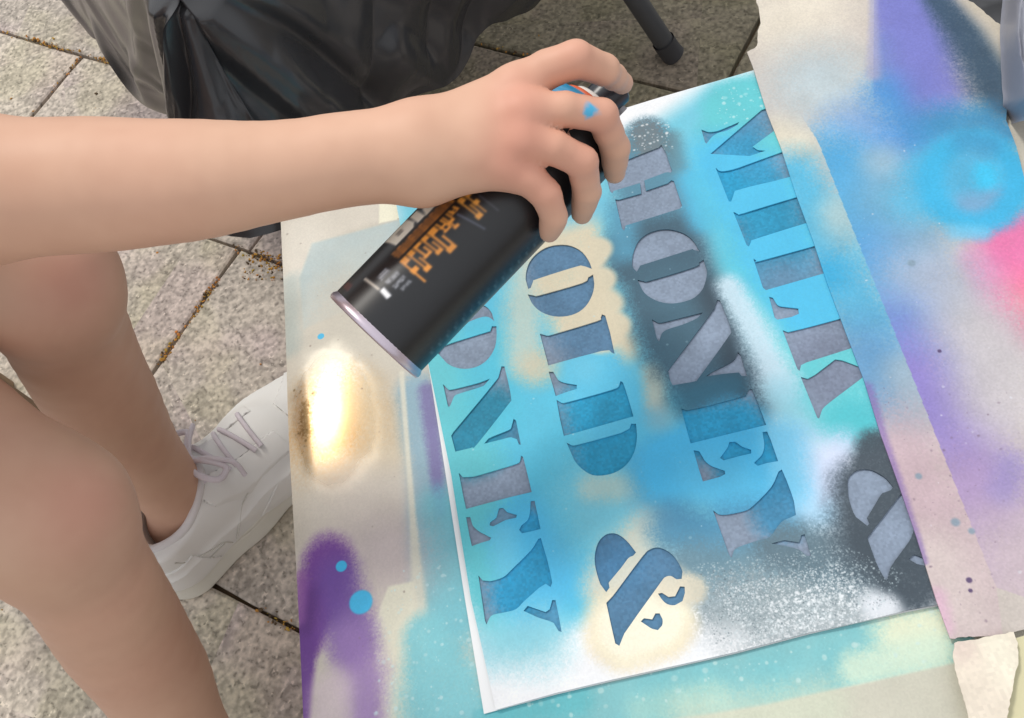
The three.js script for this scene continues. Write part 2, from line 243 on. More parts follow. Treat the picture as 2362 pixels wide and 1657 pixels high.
{ // rusty crumbs lying in and beside the joints
  const geo = new THREE.IcosahedronGeometry(1, 0), spots = [];
  const along = (u0, v0, u1, v1, n, w) => { for (let i = 0; i < n; i++) { const t = rnd(), c = fbm(t * 9 + u0 * 7, v0 * 5, 2); if (rnd() > sstep(0.35, 0.7, c)) continue; const [x, z] = toWorld(lerp(u0, u1, t) + (rnd() + rnd() - 1) * w, lerp(v0, v1, t) + (rnd() + rnd() - 1) * w); spots.push([x, z]); } };
  along(-1.4, -0.628, -1.2, -0.628, 160, 0.006); along(-0.81, -0.4035, -0.6, -0.4035, 420, 0.010); along(-0.806, -0.40, -0.806, -0.02, 900, 0.007); along(-0.66, -0.014, -0.3, -0.014, 320, 0.008); along(-1.285, -0.628, -1.285, -0.40, 120, 0.005); along(-1.0, -0.832, 0.4, -0.832, 260, 0.006); along(-1.6, -0.628, -0.3, -0.628, 300, 0.008);
  for (let i = 0; i < 110; i++) { const p = atH(560 + 130 * rnd(), 590 + 60 * rnd(), 0); spots.push([p.x, p.z]); }
  for (let i = 0; i < 90; i++) spots.push([-0.75 + 0.9 * rnd(), -1.35 + 1.1 * rnd()]);
  const im = new THREE.InstancedMesh(geo, std({ roughness: 0.95 }), spots.length), m = new THREE.Matrix4(), q = new THREE.Quaternion();
  spots.forEach(([x, z], i) => { const s = 0.0006 + 0.0015 * rnd() ** 2; q.setFromEuler(new THREE.Euler(rnd() * 6, rnd() * 6, rnd() * 6)); m.compose(V(x, 0.0006 + s * 0.3, z), q, V(s * (0.8 + rnd()), s * 0.7, s * (0.8 + rnd()))); im.setMatrixAt(i, m); const k = rnd(); im.setColorAt(i, k < 0.72 ? lin(0.46 + 0.2 * rnd(), 0.235 + 0.1 * rnd(), 0.06) : lin(0.12, 0.08, 0.045)); });
  im.name = numbered('joint_crumbs'); im.castShadow = im.receiveShadow = true; scene.add(im); tag(im, 'rusty orange crumbs and grit scattered along the paving joints', 'grit', null, 'stuff');
}

// ------------------------------------------------------------------ low work table
const table = group('work_table', V(0.1, 0, -0.16)); tag(table, 'low wooden work table under the painted papers', 'table');
{
  const wood = std({ color: lin(0.42, 0.33, 0.22), roughness: 0.7 });
  mesh('tabletop', new THREE.BoxGeometry(0.585, 0.022, 0.72).translate(0.0, TABLE - 0.0150, 0), wood, table);
  for (const sx of [-1, 1]) for (const sz of [-1, 1]) mesh('leg', new THREE.BoxGeometry(0.04, TABLE - 0.025, 0.04).translate(sx * 0.24, (TABLE - 0.025) / 2, sz * 0.30), wood, table);
}

// ------------------------------------------------------------------ painted papers
const C = { white: [250, 252, 255], cyan: [78, 194, 228], blue: [66, 188, 240], teal: [92, 202, 214], slate: [72, 112, 132], dark: [58, 88, 104], cream: [226, 214, 184] };
{ // base sheet covering the table
  const P = new Paint(-0.235, 0.415, -0.535, 0.205, 0.0005, [212, 205, 190]), gold = [[770, 955]];
  P.spray([[690, 540], [670, 620]], 70, [247, 243, 230], 0.9, { soft: 0.8 });
  P.poly([[640, 500], [900, 420], [874, 510], [719, 561], [700, 620], [640, 640]], [232, 224, 210], 0.7, 14);
  P.poly([[719, 561], [913, 509], [1040, 480], [1040, 700], [840, 700], [700, 760], [690, 640]], [184, 207, 212], 0.9, 6, { mottle: 0.35 });
  P.spray([[800, 700], [760, 780]], 95, [209, 203, 188], 0.85, { soft: 0.9 });
  P.poly([[874, 440], [960, 420], [950, 500], [874, 515]], [250, 246, 222], 1, 3);
  P.spray([[670, 650], [668, 800]], 26, [168, 186, 184], 0.55, { soft: 0.9 });
  P.spray([[770, 950], [775, 975]], [95, 115], [206, 168, 118], 0.95, { soft: 0.8, grain: 0.25 });
  P.spray([[860, 900], [890, 1050]], 40, [214, 196, 165], 0.6, { soft: 0.9 });
  P.spray([[708, 940], [712, 1000]], [10, 13], [128, 102, 62], 0.6, { soft: 0.8, grain: 0.7 });
  P.specks([[680, 900], [735, 900], [735, 1050], [680, 1050]], 70, 1.2, 4, [110, 88, 54], 0.6);
  P.spray([[960, 900], [985, 1050], [1000, 1250]], [45, 45, 50], [142, 178, 196], 0.95, { soft: 0.6 });
  P.spray([[985, 900], [1000, 1030], [1015, 1180]], [20, 16, 12], [118, 106, 165], 0.85, { soft: 0.8 });
  P.spray([[1010, 1180], [1030, 1300], [1040, 1420]], [50, 60, 70], [112, 198, 214], 0.9, { soft: 0.7 });
  P.spray([[830, 1200], [900, 1290]], 90, [204, 188, 190], 0.7, { soft: 0.9 });
  P.spray([[760, 1180], [850, 1130]], 70, [214, 205, 188], 0.6, { soft: 0.9 });
  P.poly([[895, 1353], [955, 1341], [985, 1520], [1010, 1760], [840, 1760], [880, 1620], [868, 1540], [855, 1440], [868, 1425]], [230, 227, 206], 0.95, 4);
  P.spray([[926, 860], [940, 1050], [952, 1200], [962, 1330], [975, 1460]], [6, 5, 7, 12, 14], [228, 224, 205], 0.85, { soft: 0.7, wob: 0.05 });
  P.spray([[980, 1470], [1020, 1600], [1060, 1760]], [45, 85, 120], [128, 204, 214], 0.95, { soft: 0.45 });
  P.poly([[1090, 1640], [1420, 1570], [1700, 1505], [1870, 1460], [2150, 1395], [2260, 1370], [2240, 1520], [2020, 1570], [1770, 1625], [1560, 1657], [1400, 1700], [1080, 1760]], [112, 196, 206], 0.95, 5, { mottle: 0.25 });
  P.spray([[1150, 1640], [1330, 1615]], 30, [86, 188, 198], 0.7, { soft: 0.8 });
  P.spray([[1480, 1640], [1640, 1600]], 26, [176, 218, 206], 0.6, { soft: 0.9 });
  P.spray([[2080, 1460], [2150, 1450]], 45, [240, 240, 208], 0.9, { soft: 0.8 });
  P.spray([[1980, 1545], [2160, 1505]], 32, [214, 234, 212], 0.9, { soft: 0.7 });
  P.poly([[1480, 1690], [1770, 1628], [2020, 1572], [2240, 1522], [2300, 1800], [1450, 1800]], [206, 204, 188], 1, 3, { mottle: 0.1 });
  P.spray([[1600, 1660], [1900, 1625]], 40, [214, 224, 200], 0.6, { soft: 0.9 });
  P.spray([[752, 1295], [738, 1370], [706, 1470]], [54, 58, 38], [116, 66, 152], 0.97, { soft: 0.5 });
  P.spray([[700, 1480], [688, 1600], [680, 1740]], [30, 22, 16], [112, 66, 150], 0.97, { soft: 0.45 });
  P.spray([[722, 1370], [700, 1440]], 18, [94, 52, 128], 0.7, { soft: 0.9 });
  P.spray([[778, 1330], [800, 1430], [815, 1480]], [44, 50, 46], [112, 78, 160], 0.9, { soft: 0.7 });
  P.spray([[810, 1480], [838, 1560], [845, 1660]], [46, 44, 34], [160, 128, 188], 0.85, { soft: 0.8 });
  P.spray([[690, 1330], [684, 1420]], 14, [150, 96, 168], 0.7, { soft: 0.9 });
  P.spray([[760, 1600], [750, 1700]], 44, [224, 206, 212], 0.75, { soft: 0.7 });
  P.specks([[960, 1260], [1060, 1330], [1130, 1657], [860, 1657], [880, 1400]], 300, 0.6, 4.5, [206, 234, 236], 0.65);
  P.specks([[1120, 1640], [2150, 1400], [2180, 1520], [1300, 1657]], 160, 1, 6, [206, 232, 228], 0.65);
  P.specks([[650, 520], [940, 500], [960, 1400], [680, 1650]], 70, 1, 3.5, [130, 110, 100], 0.6);
  for (const [x, y, r] of [[786, 1306, 12], [832, 1389, 25], [741, 778, 8]]) P.spray([[x, y]], r, [62, 188, 236], 1, { soft: 0.12, grain: 0, wob: 0.08 });
  P.grain(0.035);
  // the metallic gold paint: only there is the sheet metallic and glossy
  const mr = new Uint8Array(P.w * P.n * 4), gc = P.pt([772, 962]);
  P.run(-9, 9, -9, 9, (x, z, k) => { const d = Math.hypot((x - gc[0]) / 0.034, (z - gc[1]) / 0.060) + (fbm(x * 60, z * 60, 3) - 0.5) * 0.3, a = 1 - sstep(0.55, 1.25, d); mr[k * 4] = 255; mr[k * 4 + 1] = 255 * lerp(0.55, 0.26, sstep(0, 0.6, a)); mr[k * 4 + 2] = 255 * 0.75 * a; mr[k * 4 + 3] = 255; });
  const mt = dataTex(mr, P.w, P.n); mt.wrapS = mt.wrapT = THREE.ClampToEdgeWrapping;
  const eL = onTable([[646, 512], [655, 760], [664, 960], [676, 1300], [688, 1657]]), leftAt = (z) => { for (let i = 0; i + 1 < eL.length; i++) if (z <= eL[i + 1][1]) return lerp(eL[i][0], eL[i + 1][0], clamp((z - eL[i][1]) / (eL[i + 1][1] - eL[i][1]))); return eL[eL.length - 1][0]; };
  const g = gridSheet(leftAt, () => 0.40, -0.532, 0.2, 170, 200, TABLE - 0.0006, 0.0012);
  tag(mesh('painted_base_sheet', P.uv(g), std({ map: P.map(), roughnessMap: mt, metalnessMap: mt, roughness: 1, metalness: 1 })), 'glossy cream covering sheet with a gold patch, purple strokes and blue drops, under the stencil', 'paper');
}
const W1 = TABLE + 0.0002;
{ // white backing sheet
  const o = onTable([[905, 424], [1420, 270], [1900, 130], [2280, 1376], [2151, 1402], [2084, 1415], [1868, 1464], [1697, 1508], [1414, 1572], [1281, 1604], [1117, 1648], [1072, 1376], [1029, 1100], [990, 855]]);
  tag(mesh('backing_paper', sheet(o, W1, 0.0006, { edge: 0.02 }), std({ color: lin(0.84, 0.85, 0.86), roughness: 0.75 })), 'clean white backing paper showing as a strip along the stencil edge', 'paper');
}
{ // grey paper being printed, seen through the cut letters
  const P = new Paint(-0.12, 0.27, -0.535, -0.09, 0.0006, [142, 157, 178]);
  P.spray([[1690, 300], [1760, 480], [1800, 620]], 70, [44, 158, 206], 0.85, { soft: 0.7 });
  P.spray([[1690, 270]], 60, [104, 148, 184], 0.8, { soft: 0.8 });
  P.spray([[1660, 420], [1700, 470]], 45, [40, 164, 212], 0.9, { soft: 0.6 });
  P.spray([[1760, 480], [1800, 540]], 70, [42, 150, 190], 0.8, { soft: 0.8 });
  P.spray([[1810, 650]], 60, [112, 140, 168], 0.8, { soft: 0.9 });
  P.spray([[1900, 830], [1950, 900]], 80, [128, 138, 160], 0.9, { soft: 0.7 });
  P.spray([[1590, 1000], [1700, 1000], [1740, 1080]], [60, 70, 70], [40, 160, 208], 0.95, { soft: 0.5 });
  P.spray([[1790, 1130], [1800, 1190]], 50, [60, 138, 180], 0.85, { soft: 0.6 });
  P.spray([[1300, 600], [1310, 700], [1400, 800], [1420, 860]], [90, 90, 80, 60], [92, 132, 166], 0.95, { soft: 0.5 });
  P.spray([[1400, 950], [1420, 1040], [1430, 1080]], [95, 95, 80], [38, 158, 202], 0.95, { soft: 0.5 });
  P.spray([[1450, 1290], [1480, 1400]], 130, [86, 132, 168], 0.95, { soft: 0.4 });
  P.spray([[1420, 1300]], 50, [70, 130, 176], 0.6, { soft: 0.9 });
  P.spray([[1130, 960], [1090, 1030]], 70, [44, 142, 174], 0.95, { soft: 0.5 });
  P.spray([[1190, 1000]], 30, [70, 130, 164], 0.7, { soft: 0.8 });
  P.spray([[1230, 1220], [1250, 1300], [1200, 1370]], [40, 60, 60], [42, 156, 204], 0.95, { soft: 0.6 });
  P.spray([[1280, 1430]], 40, [70, 150, 190], 0.8, { soft: 0.8 });
  P.spray([[1160, 1200]], 30, [96, 146, 176], 0.7, { soft: 0.9 });
  P.grain(0.10, 600);
  const g = sheet([[-0.095, -0.528], [0.262, -0.528], [0.262, -0.112], ...onTable([[1144, 1600], [1096, 1387], [1080, 1294], [1050, 1100], [1000, 855], [950, 620]])], TABLE + 0.0012, 0.0004, { edge: 0.02 });
  tag(mesh('printed_paper', P.uv(g), std({ map: P.map(), roughness: 0.9 })), 'blue grey paper under the stencil, seen through the cut letters', 'paper');
}
// letters cut through the stencil, each piece traced in one of five close looks at the photograph
const Z1 = [1350, 150, 2.929], Z2 = [950, 500, 2.685], Z3 = [1400, 650, 2.301], Z6 = [1000, 1050, 2.654], Z7 = [1600, 1000, 2.685];
const LET = [
  [Z1, [785, 455, 830, 470, 905, 460, 1040, 403, 1030, 420, 960, 460, 895, 478, 850, 510, 820, 550, 810, 540]],
  [Z1, [845, 618, 1190, 322, 1260, 300, 1330, 420, 1262, 475, 1130, 572, 1165, 595, 1218, 600, 1110, 635]],
  [Z1, [880, 710, 900, 730, 940, 735, 1040, 712, 1310, 615, 1380, 590, 1440, 745, 1375, 778, 1270, 806, 1100, 845, 1010, 870, 1000, 900, 985, 942, 970, 940]],
  [Z1, [1000, 1010, 1030, 1025, 1070, 1020, 1425, 912, 1500, 890, 1560, 1060, 1490, 1085, 1160, 1190, 1120, 1210, 1105, 1245, 1090, 1235]],
  [Z1, [1135, 1325, 1155, 1338, 1180, 1340, 1545, 1237, 1620, 1215, 1680, 1390, 1610, 1420, 1220, 1535, 1200, 1520]],
  [Z3, [860, 90, 880, 95, 895, 120, 920, 140, 1015, 150, 1018, 178, 980, 195, 905, 210, 890, 200]],
  [Z3, [932, 265, 960, 275, 1235, 205, 1290, 190, 1330, 350, 1285, 365, 1060, 435, 1030, 450, 1022, 480, 1010, 470]],
  [Z3, [1028, 512, 1065, 522, 1105, 500, 1210, 420, 1245, 425, 1335, 460, 1400, 490, 1350, 520, 1340, 530, 1180, 650, 1140, 690, 1125, 735, 1115, 730]],
  [Z7, [955, 290, 1000, 245, 1060, 235, 1120, 250, 1190, 295, 1232, 345, 1215, 365, 1180, 378, 1150, 400, 1070, 535, 1085, 570, 1070, 585, 1000, 530, 960, 430, 950, 350]],
  [Z7, [1070, 660, 1100, 620, 1265, 405, 1300, 360, 1400, 500, 1345, 650, 1300, 720, 1215, 840, 1190, 925, 1165, 890, 1120, 800]],
  [Z7, [1325, 790, 1360, 760, 1400, 775, 1460, 800, 1430, 830, 1380, 820]],
  [Z1, [130, 720, 500, 575, 515, 558, 545, 610, 588, 735, 577, 745, 540, 745, 400, 798, 412, 866, 560, 815, 582, 795, 600, 800, 655, 965, 640, 985, 275, 1100, 265, 1135, 250, 1120, 205, 925, 230, 927, 380, 885, 372, 815, 195, 868, 185, 885, 170, 870]],
  [Z1, [350, 1410, 325, 1385, 318, 1340, 330, 1270, 365, 1200, 430, 1150, 520, 1125, 600, 1130, 680, 1160, 740, 1215, 775, 1275, 730, 1262, 700, 1265, 400, 1360, 370, 1375]],
  [Z1, [355, 1465, 400, 1475, 440, 1470, 740, 1380, 770, 1350, 800, 1330, 822, 1400, 815, 1470, 790, 1535, 740, 1585, 680, 1610, 590, 1625, 500, 1612, 420, 1570, 380, 1520]],
  [Z3, [240, 210, 270, 228, 320, 222, 510, 175, 480, 205, 400, 240, 320, 265, 290, 290, 278, 328, 265, 310]],
  [Z3, [328, 490, 340, 465, 570, 155, 585, 108, 600, 110, 625, 170, 658, 265, 640, 310, 490, 520, 470, 540, 420, 550, 350, 562, 338, 540]],
  [Z3, [525, 515, 560, 490, 640, 450, 680, 420, 695, 385, 710, 400, 725, 450, 745, 510, 715, 510, 700, 492, 620, 500]],
  [Z3, [395, 685, 425, 695, 560, 665, 735, 615, 755, 580, 770, 578, 800, 650, 845, 768, 640, 820, 445, 870, 425, 800]],
  [Z3, [460, 905, 490, 910, 520, 960, 560, 990, 625, 1012, 628, 1030, 600, 1045, 510, 1070, 490, 1010]],
  [Z3, [640, 890, 650, 860, 680, 858, 720, 885, 765, 900, 765, 920, 700, 935, 620, 958, 600, 945]],
  [Z3, [825, 805, 850, 803, 870, 850, 908, 960, 850, 970, 800, 985, 780, 970, 800, 950, 825, 920, 835, 870]],
  [Z7, [120, 485, 150, 508, 200, 512, 310, 490, 370, 455, 480, 340, 525, 245, 545, 232, 575, 300, 620, 430, 632, 515, 600, 530, 540, 560, 470, 650, 400, 670, 270, 715, 245, 745, 235, 778, 220, 760]],
  [Z7, [480, 690, 560, 670, 650, 685, 665, 640, 685, 635, 705, 700, 725, 770, 700, 770, 650, 730, 560, 705]],
  [Z2, [740, 455, 725, 462, 708, 400, 720, 320, 760, 255, 830, 205, 910, 187, 990, 195, 1060, 235, 1105, 300, 1118, 338, 1095, 330, 1060, 320, 1020, 325, 780, 400, 755, 415]],
  [Z2, [722, 495, 760, 502, 800, 500, 1060, 425, 1095, 390, 1125, 372, 1133, 430, 1120, 500, 1080, 570, 1020, 615, 940, 635, 860, 628, 790, 595, 745, 545]],
  [Z2, [798, 740, 840, 752, 900, 738, 1150, 660, 1172, 640, 1180, 618, 1200, 625, 1230, 730, 1258, 862, 1240, 855, 1225, 840, 1180, 845, 1050, 880, 850, 937, 835, 880]],
  [Z2, [852, 975, 880, 975, 910, 1025, 960, 1045, 1025, 1055, 1025, 1080, 960, 1100, 895, 1125, 880, 1070]],
  [Z2, [900, 1148, 930, 1165, 980, 1158, 1240, 1085, 1285, 1060, 1295, 1030, 1310, 1040, 1340, 1130, 1375, 1250, 1320, 1265, 945, 1370, 920, 1260]],
  [Z2, [962, 1410, 990, 1425, 1040, 1420, 1300, 1350, 1350, 1325, 1360, 1295, 1390, 1295, 1397, 1370, 1380, 1470, 1330, 1550, 1250, 1600, 1150, 1615, 1080, 1590, 1010, 1520]],
  [Z6, [990, 620, 1010, 545, 1050, 500, 1100, 487, 1150, 505, 1200, 550, 1242, 605, 1225, 625, 1195, 640, 1150, 700, 1075, 790, 1080, 820, 1060, 848, 1025, 800, 995, 700]],
  [Z6, [1060, 912, 1100, 870, 1280, 630, 1330, 585, 1380, 575, 1440, 600, 1490, 650, 1525, 720, 1520, 765, 1490, 768, 1455, 748, 1420, 755, 1390, 790, 1250, 985, 1170, 1100, 1150, 1150, 1140, 1175, 1115, 1160, 1090, 1050]],
  [Z6, [1375, 855, 1400, 850, 1440, 875, 1480, 870, 1510, 810, 1538, 812, 1540, 850, 1525, 900, 1480, 925, 1430, 918, 1395, 885]],
  [Z6, [1270, 1025, 1290, 1005, 1340, 1012, 1360, 975, 1385, 975, 1403, 1010, 1400, 1050, 1375, 1078, 1340, 1070, 1300, 1045]],
  [Z2, [152, 800, 140, 720, 180, 620, 270, 560, 380, 545, 460, 565, 500, 610, 515, 660, 490, 638, 440, 632, 330, 675, 230, 740]],
  [Z2, [165, 855, 200, 810, 420, 740, 490, 720, 500, 690, 528, 690, 530, 740, 520, 820, 480, 890, 420, 935, 350, 952, 280, 945, 220, 915]],
  [Z2, [197, 1045, 225, 1075, 260, 1078, 420, 1040, 490, 1015, 450, 1060, 300, 1105, 265, 1125, 240, 1185, 228, 1185]],
  [Z2, [248, 1365, 260, 1345, 540, 1010, 560, 940, 578, 940, 600, 1030, 620, 1140, 600, 1180, 410, 1420, 380, 1440, 320, 1455, 275, 1465]],
  [Z2, [452, 1418, 480, 1385, 590, 1340, 620, 1320, 635, 1265, 650, 1275, 665, 1350, 680, 1425, 668, 1422, 655, 1390, 620, 1378, 560, 1392]],
  [Z6, [160, 118, 185, 145, 250, 142, 380, 105, 510, 65, 535, 45, 540, 15, 552, 20, 575, 110, 605, 235, 480, 265, 205, 340, 185, 250]],
  [Z6, [205, 390, 230, 388, 245, 440, 290, 480, 358, 515, 350, 530, 300, 545, 240, 567, 225, 500]],
  [Z6, [405, 335, 430, 332, 455, 358, 515, 375, 510, 392, 450, 405, 370, 445, 348, 440, 352, 420, 390, 390]],
  [Z6, [598, 290, 622, 288, 640, 370, 658, 460, 600, 475, 545, 487, 528, 465, 540, 440, 580, 405, 595, 350]],
  [Z6, [280, 745, 305, 775, 350, 780, 430, 755, 480, 710, 600, 590, 645, 520, 660, 515, 700, 650, 730, 790, 720, 815, 690, 795, 650, 820, 560, 900, 510, 950, 440, 970, 370, 985, 345, 1010, 330, 1045, 320, 1020]],
  [Z6, [555, 960, 580, 930, 690, 968, 715, 950, 730, 895, 750, 895, 770, 990, 788, 1090, 770, 1085, 740, 1035, 640, 1000]],
];
const unzoom = ([[ox, oy, s], a]) => { const o = []; for (let i = 0; i < a.length; i += 2) o.push([ox + a[i] / s, oy + a[i + 1] / s]); return o; };
function round(p) { // gentle turns of a traced outline become curves, sharp corners stay
  const n = p.length, turn = p.map((q, i) => { const a = p[(i + n - 1) % n], b = p[(i + 1) % n], u = Math.atan2(q[1] - a[1], q[0] - a[0]), v = Math.atan2(b[1] - q[1], b[0] - q[0]); let d = Math.abs(u - v); if (d > Math.PI) d = 2 * Math.PI - d; return d; }), o = [];
  for (let i = 0; i < n; i++) { const a = p[(i + n - 1) % n], b = p[i], c = p[(i + 1) % n], d = p[(i + 2) % n]; o.push(b); if (turn[i] < 0.75 && turn[(i + 1) % n] < 0.75 && turn[i] + turn[(i + 1) % n] > 0.25) for (const t of [1 / 3, 2 / 3]) o.push([0, 1].map((k) => 0.5 * (2 * b[k] + (c[k] - a[k]) * t + (2 * a[k] - 5 * b[k] + 4 * c[k] - d[k]) * t * t + (3 * b[k] - a[k] - 3 * c[k] + d[k]) * t * t * t))); }
  return o;
}
const letters = LET.map(unzoom).map(round);
// the letters mostly hidden by the hand and the can: G before OLD, M before ONEY
const shift = (p, dx, dy, s = 1) => { const cx = p.reduce((t, q) => t + q[0], 0) / p.length, cy = p.reduce((t, q) => t + q[1], 0) / p.length; return p.map(([x, y]) => [cx + (x - cx) * s + dx, cy + (y - cy) * s + dy]); };
letters.push(shift(letters[23], -50, -190, 0.93), shift(letters[24], -50, -194, 0.93));
letters.push(shift(letters[0], -690, 360, 0.8), shift(letters[2], -690, 285, 0.8));
{
  const P = new Paint(-0.13, 0.275, -0.565, -0.08, 0.00045, C.white);
  // where each pass of the can went, in a close look at the stencil
  const S = (pts, r, c, a, o) => P.spray(pts.map(([x, y]) => [992 + x / 1.0606, 138 + y / 1.0606]), (Array.isArray(r) ? r : [r]).length > 1 ? r.map((v) => v / 1.06) : r / 1.06, c, a, o);
  const dots = (poly, ...q) => P.specks(poly.map(([x, y]) => [992 + x / 1.0606, 138 + y / 1.0606]), ...q);
  P.poly([[905, 440], [1240, 400], [1400, 330], [1500, 300], [1640, 200], [1760, 180], [1900, 900], [2000, 1020], [1830, 1000], [1700, 760], [1600, 560], [1590, 700], [1700, 1000], [1700, 1240], [1500, 1290], [1370, 1340], [1330, 1430], [1150, 1480], [1060, 1250]], [112, 203, 226], 0.97, 42);
  // fourth line
  S([[0, 480], [20, 640], [60, 820], [120, 1010], [180, 1200], [215, 1330]], [120, 120, 110, 110, 105, 95], [98, 204, 216], 1, { soft: 0.35 });
  S([[170, 620], [230, 800], [300, 980], [345, 1120], [330, 1290]], [100, 100, 105, 100, 75], [86, 198, 230], 1, { soft: 0.5 });
  S([[140, 700], [150, 860]], 60, [74, 200, 226], 0.7, { soft: 0.9 });
  S([[225, 1150], [285, 1250], [250, 1350]], [70, 85, 60], [76, 192, 240], 0.9, { soft: 0.7 });
  S([[150, 1440], [270, 1420]], [50, 60], [150, 214, 228], 0.8, { soft: 0.9 });
  S([[190, 1240], [180, 1170]], 30, [112, 206, 236], 0.6, { soft: 0.9 });
  // third line
  S([[260, 470], [230, 600], [235, 740]], [60, 48, 42], [196, 212, 202], 0.9, { soft: 0.8 });
  S([[330, 400], [340, 540], [380, 640], [440, 710]], [80, 88, 78, 60], [223, 213, 186], 1, { soft: 0.4 });
  S([[330, 380], [390, 360]], 44, [110, 196, 226], 0.9, { soft: 0.8 });
  S([[265, 760]], 44, [216, 208, 182], 0.85, { soft: 0.8 });
  S([[410, 770], [450, 850], [470, 950]], [70, 88, 80], [90, 199, 236], 1, { soft: 0.4 });
  S([[380, 760]], 34, [104, 202, 234], 0.9, { soft: 0.8 });
  S([[550, 770], [555, 840]], 26, [198, 200, 184], 0.85, { soft: 0.8 });
  S([[400, 1060], [430, 1130]], [80, 90], [124, 209, 230], 0.95, { soft: 0.8 });
  S([[400, 1050], [500, 1050]], 30, [182, 213, 208], 0.9, { soft: 0.9 });
  S([[545, 1000], [570, 1100]], [50, 55], [78, 166, 206], 0.85, { soft: 0.8 });
  S([[540, 1160], [480, 1230], [440, 1290]], [48, 56, 50], [216, 216, 200], 0.95, { soft: 0.7 });
  // second line: slate band
  S([[530, 190], [535, 300], [570, 440]], [58, 90, 104], [84, 138, 162], 0.98, { soft: 0.4 });
  S([[560, 480], [600, 580], [660, 690], [715, 790], [725, 830]], [122, 124, 124, 116, 104], [58, 94, 114], 0.98, { soft: 0.34 });
  S([[530, 185], [540, 220]], 44, [112, 122, 128], 0.85, { soft: 0.5, grain: 0.5 });
  S([[590, 200], [615, 270]], 26, [96, 128, 140], 0.7, { soft: 0.9 });
  S([[690, 580], [740, 690], [790, 810]], [46, 54, 44], [44, 66, 82], 0.9, { soft: 0.7 });
  S([[580, 560], [630, 700]], 56, [66, 106, 126], 0.7, { soft: 0.9 });
  S([[620, 840], [740, 800]], 34, [48, 116, 144], 0.7, { soft: 0.9 });
  S([[470, 390], [480, 470]], [36, 34], [84, 160, 192], 0.85, { soft: 0.9 });
  for (const [p, r] of [[[[412, 470], [390, 500]], 34], [[[430, 600], [400, 610]], 44], [[[452, 655], [420, 690]], 38], [[[420, 545], [390, 560]], 36]]) S(p, r, [224, 213, 186], 0.95, { soft: 0.3, grain: 0 });
  S([[640, 300], [670, 400]], [36, 34], [78, 186, 226], 0.85, { soft: 0.9 });
  // blue over the E, steel below it
  S([[600, 1000], [740, 960], [800, 1050]], [84, 108, 92], [70, 190, 240], 1, { soft: 0.38 });
  S([[680, 1040], [750, 1060]], 60, [92, 200, 243], 0.8, { soft: 0.8 });
  S([[600, 1150], [700, 1180], [860, 1150]], [56, 66, 60], [72, 142, 180], 0.9, { soft: 0.7 });
  S([[560, 880]], 30, [140, 182, 196], 0.6, { soft: 0.9 });
  // first line
  S([[770, 120], [800, 260], [870, 480], [950, 680], [1000, 840]], [110, 150, 150, 140, 110], [98, 205, 214], 1, { soft: 0.32 });
  S([[720, 250], [790, 340], [870, 500], [930, 620]], [90, 120, 110, 80], [74, 194, 240], 0.92, { soft: 0.6 });
  S([[1030, 900]], 56, [78, 198, 210], 0.95, { soft: 0.5 });
  S([[730, 560], [800, 680], [850, 790]], [30, 40, 44], [206, 231, 245], 0.95, { soft: 0.8 });
  S([[860, 820], [900, 900]], [40, 40], [160, 216, 234], 0.8, { soft: 0.9 });
  S([[900, 960], [940, 1060], [960, 1110]], [52, 62, 46], [172, 217, 246], 0.95, { soft: 0.8 });
  S([[1000, 960], [975, 1030]], [44, 46], [212, 224, 250], 0.9, { soft: 0.8 });
  S([[860, 930], [880, 1040]], 40, [112, 205, 244], 0.8, { soft: 0.9 });
  dots([[690, 80], [800, 70], [820, 140], [700, 170]], 60, 1.5, 6, [208, 238, 240], 0.7);
  // black overspray at the lower end: thin and grainy
  S([[640, 1260], [760, 1280], [900, 1250]], [66, 76, 70], [104, 140, 156], 0.9, { soft: 0.7, grain: 0.25 });
  S([[740, 1360], [860, 1340], [1000, 1330]], [66, 72, 62], [150, 164, 170], 0.85, { soft: 0.7, grain: 0.5 });
  S([[860, 1200], [960, 1220], [1060, 1220]], [50, 62, 80], [92, 118, 132], 0.9, { soft: 0.6, grain: 0.25 });
  S([[1095, 960], [1090, 1060], [1110, 1180], [1160, 1280]], [46, 84, 96, 66], [58, 72, 84], 0.96, { soft: 0.45, grain: 0.15 });
  S([[1085, 1335], [1120, 1340]], [26, 22], [238, 243, 250], 0.9, { soft: 0.8 });
  S([[640, 1440], [740, 1420]], 30, [236, 240, 244], 0.6, { soft: 0.9 });
  dots([[640, 1240], [1000, 1190], [1160, 1260], [1100, 1350], [740, 1440]], 3600, 0.6, 2.2, [196, 212, 218], 0.7);
  dots([[700, 1300], [1000, 1230], [1080, 1300], [1040, 1360], [760, 1430]], 2600, 0.6, 2.2, [228, 236, 240], 0.8);
  dots([[820, 1330], [1010, 1270], [1070, 1310], [1030, 1380], [840, 1410]], 700, 0.7, 3.6, [240, 246, 250], 0.9);
  dots([[620, 1260], [1000, 1200], [1180, 1250], [1180, 1330], [700, 1430]], 1600, 0.6, 1.8, [84, 100, 110], 0.6);
  dots([[480, 160], [590, 160], [600, 230], [480, 230]], 130, 0.8, 4, [236, 240, 242], 0.9);
  dots([[430, 280], [630, 260], [690, 440], [430, 440]], 26, 1.2, 3.5, [220, 234, 240], 0.85);
  dots([[20, 500], [560, 400], [780, 1180], [140, 1480]], 110, 0.8, 3, [200, 232, 240], 0.6);
  // cream round the ampersand, on top
  S([[470, 1400], [560, 1380]], [76, 72], [236, 218, 178], 0.85, { soft: 0.35 });
  S([[480, 1395], [555, 1370]], [66, 62], [254, 250, 228], 1, { soft: 0.4 });
  S([[640, 1300]], 30, [222, 214, 192], 0.9, { soft: 0.4 }); S([[590, 1290]], 36, [232, 224, 202], 0.9, { soft: 0.6 });
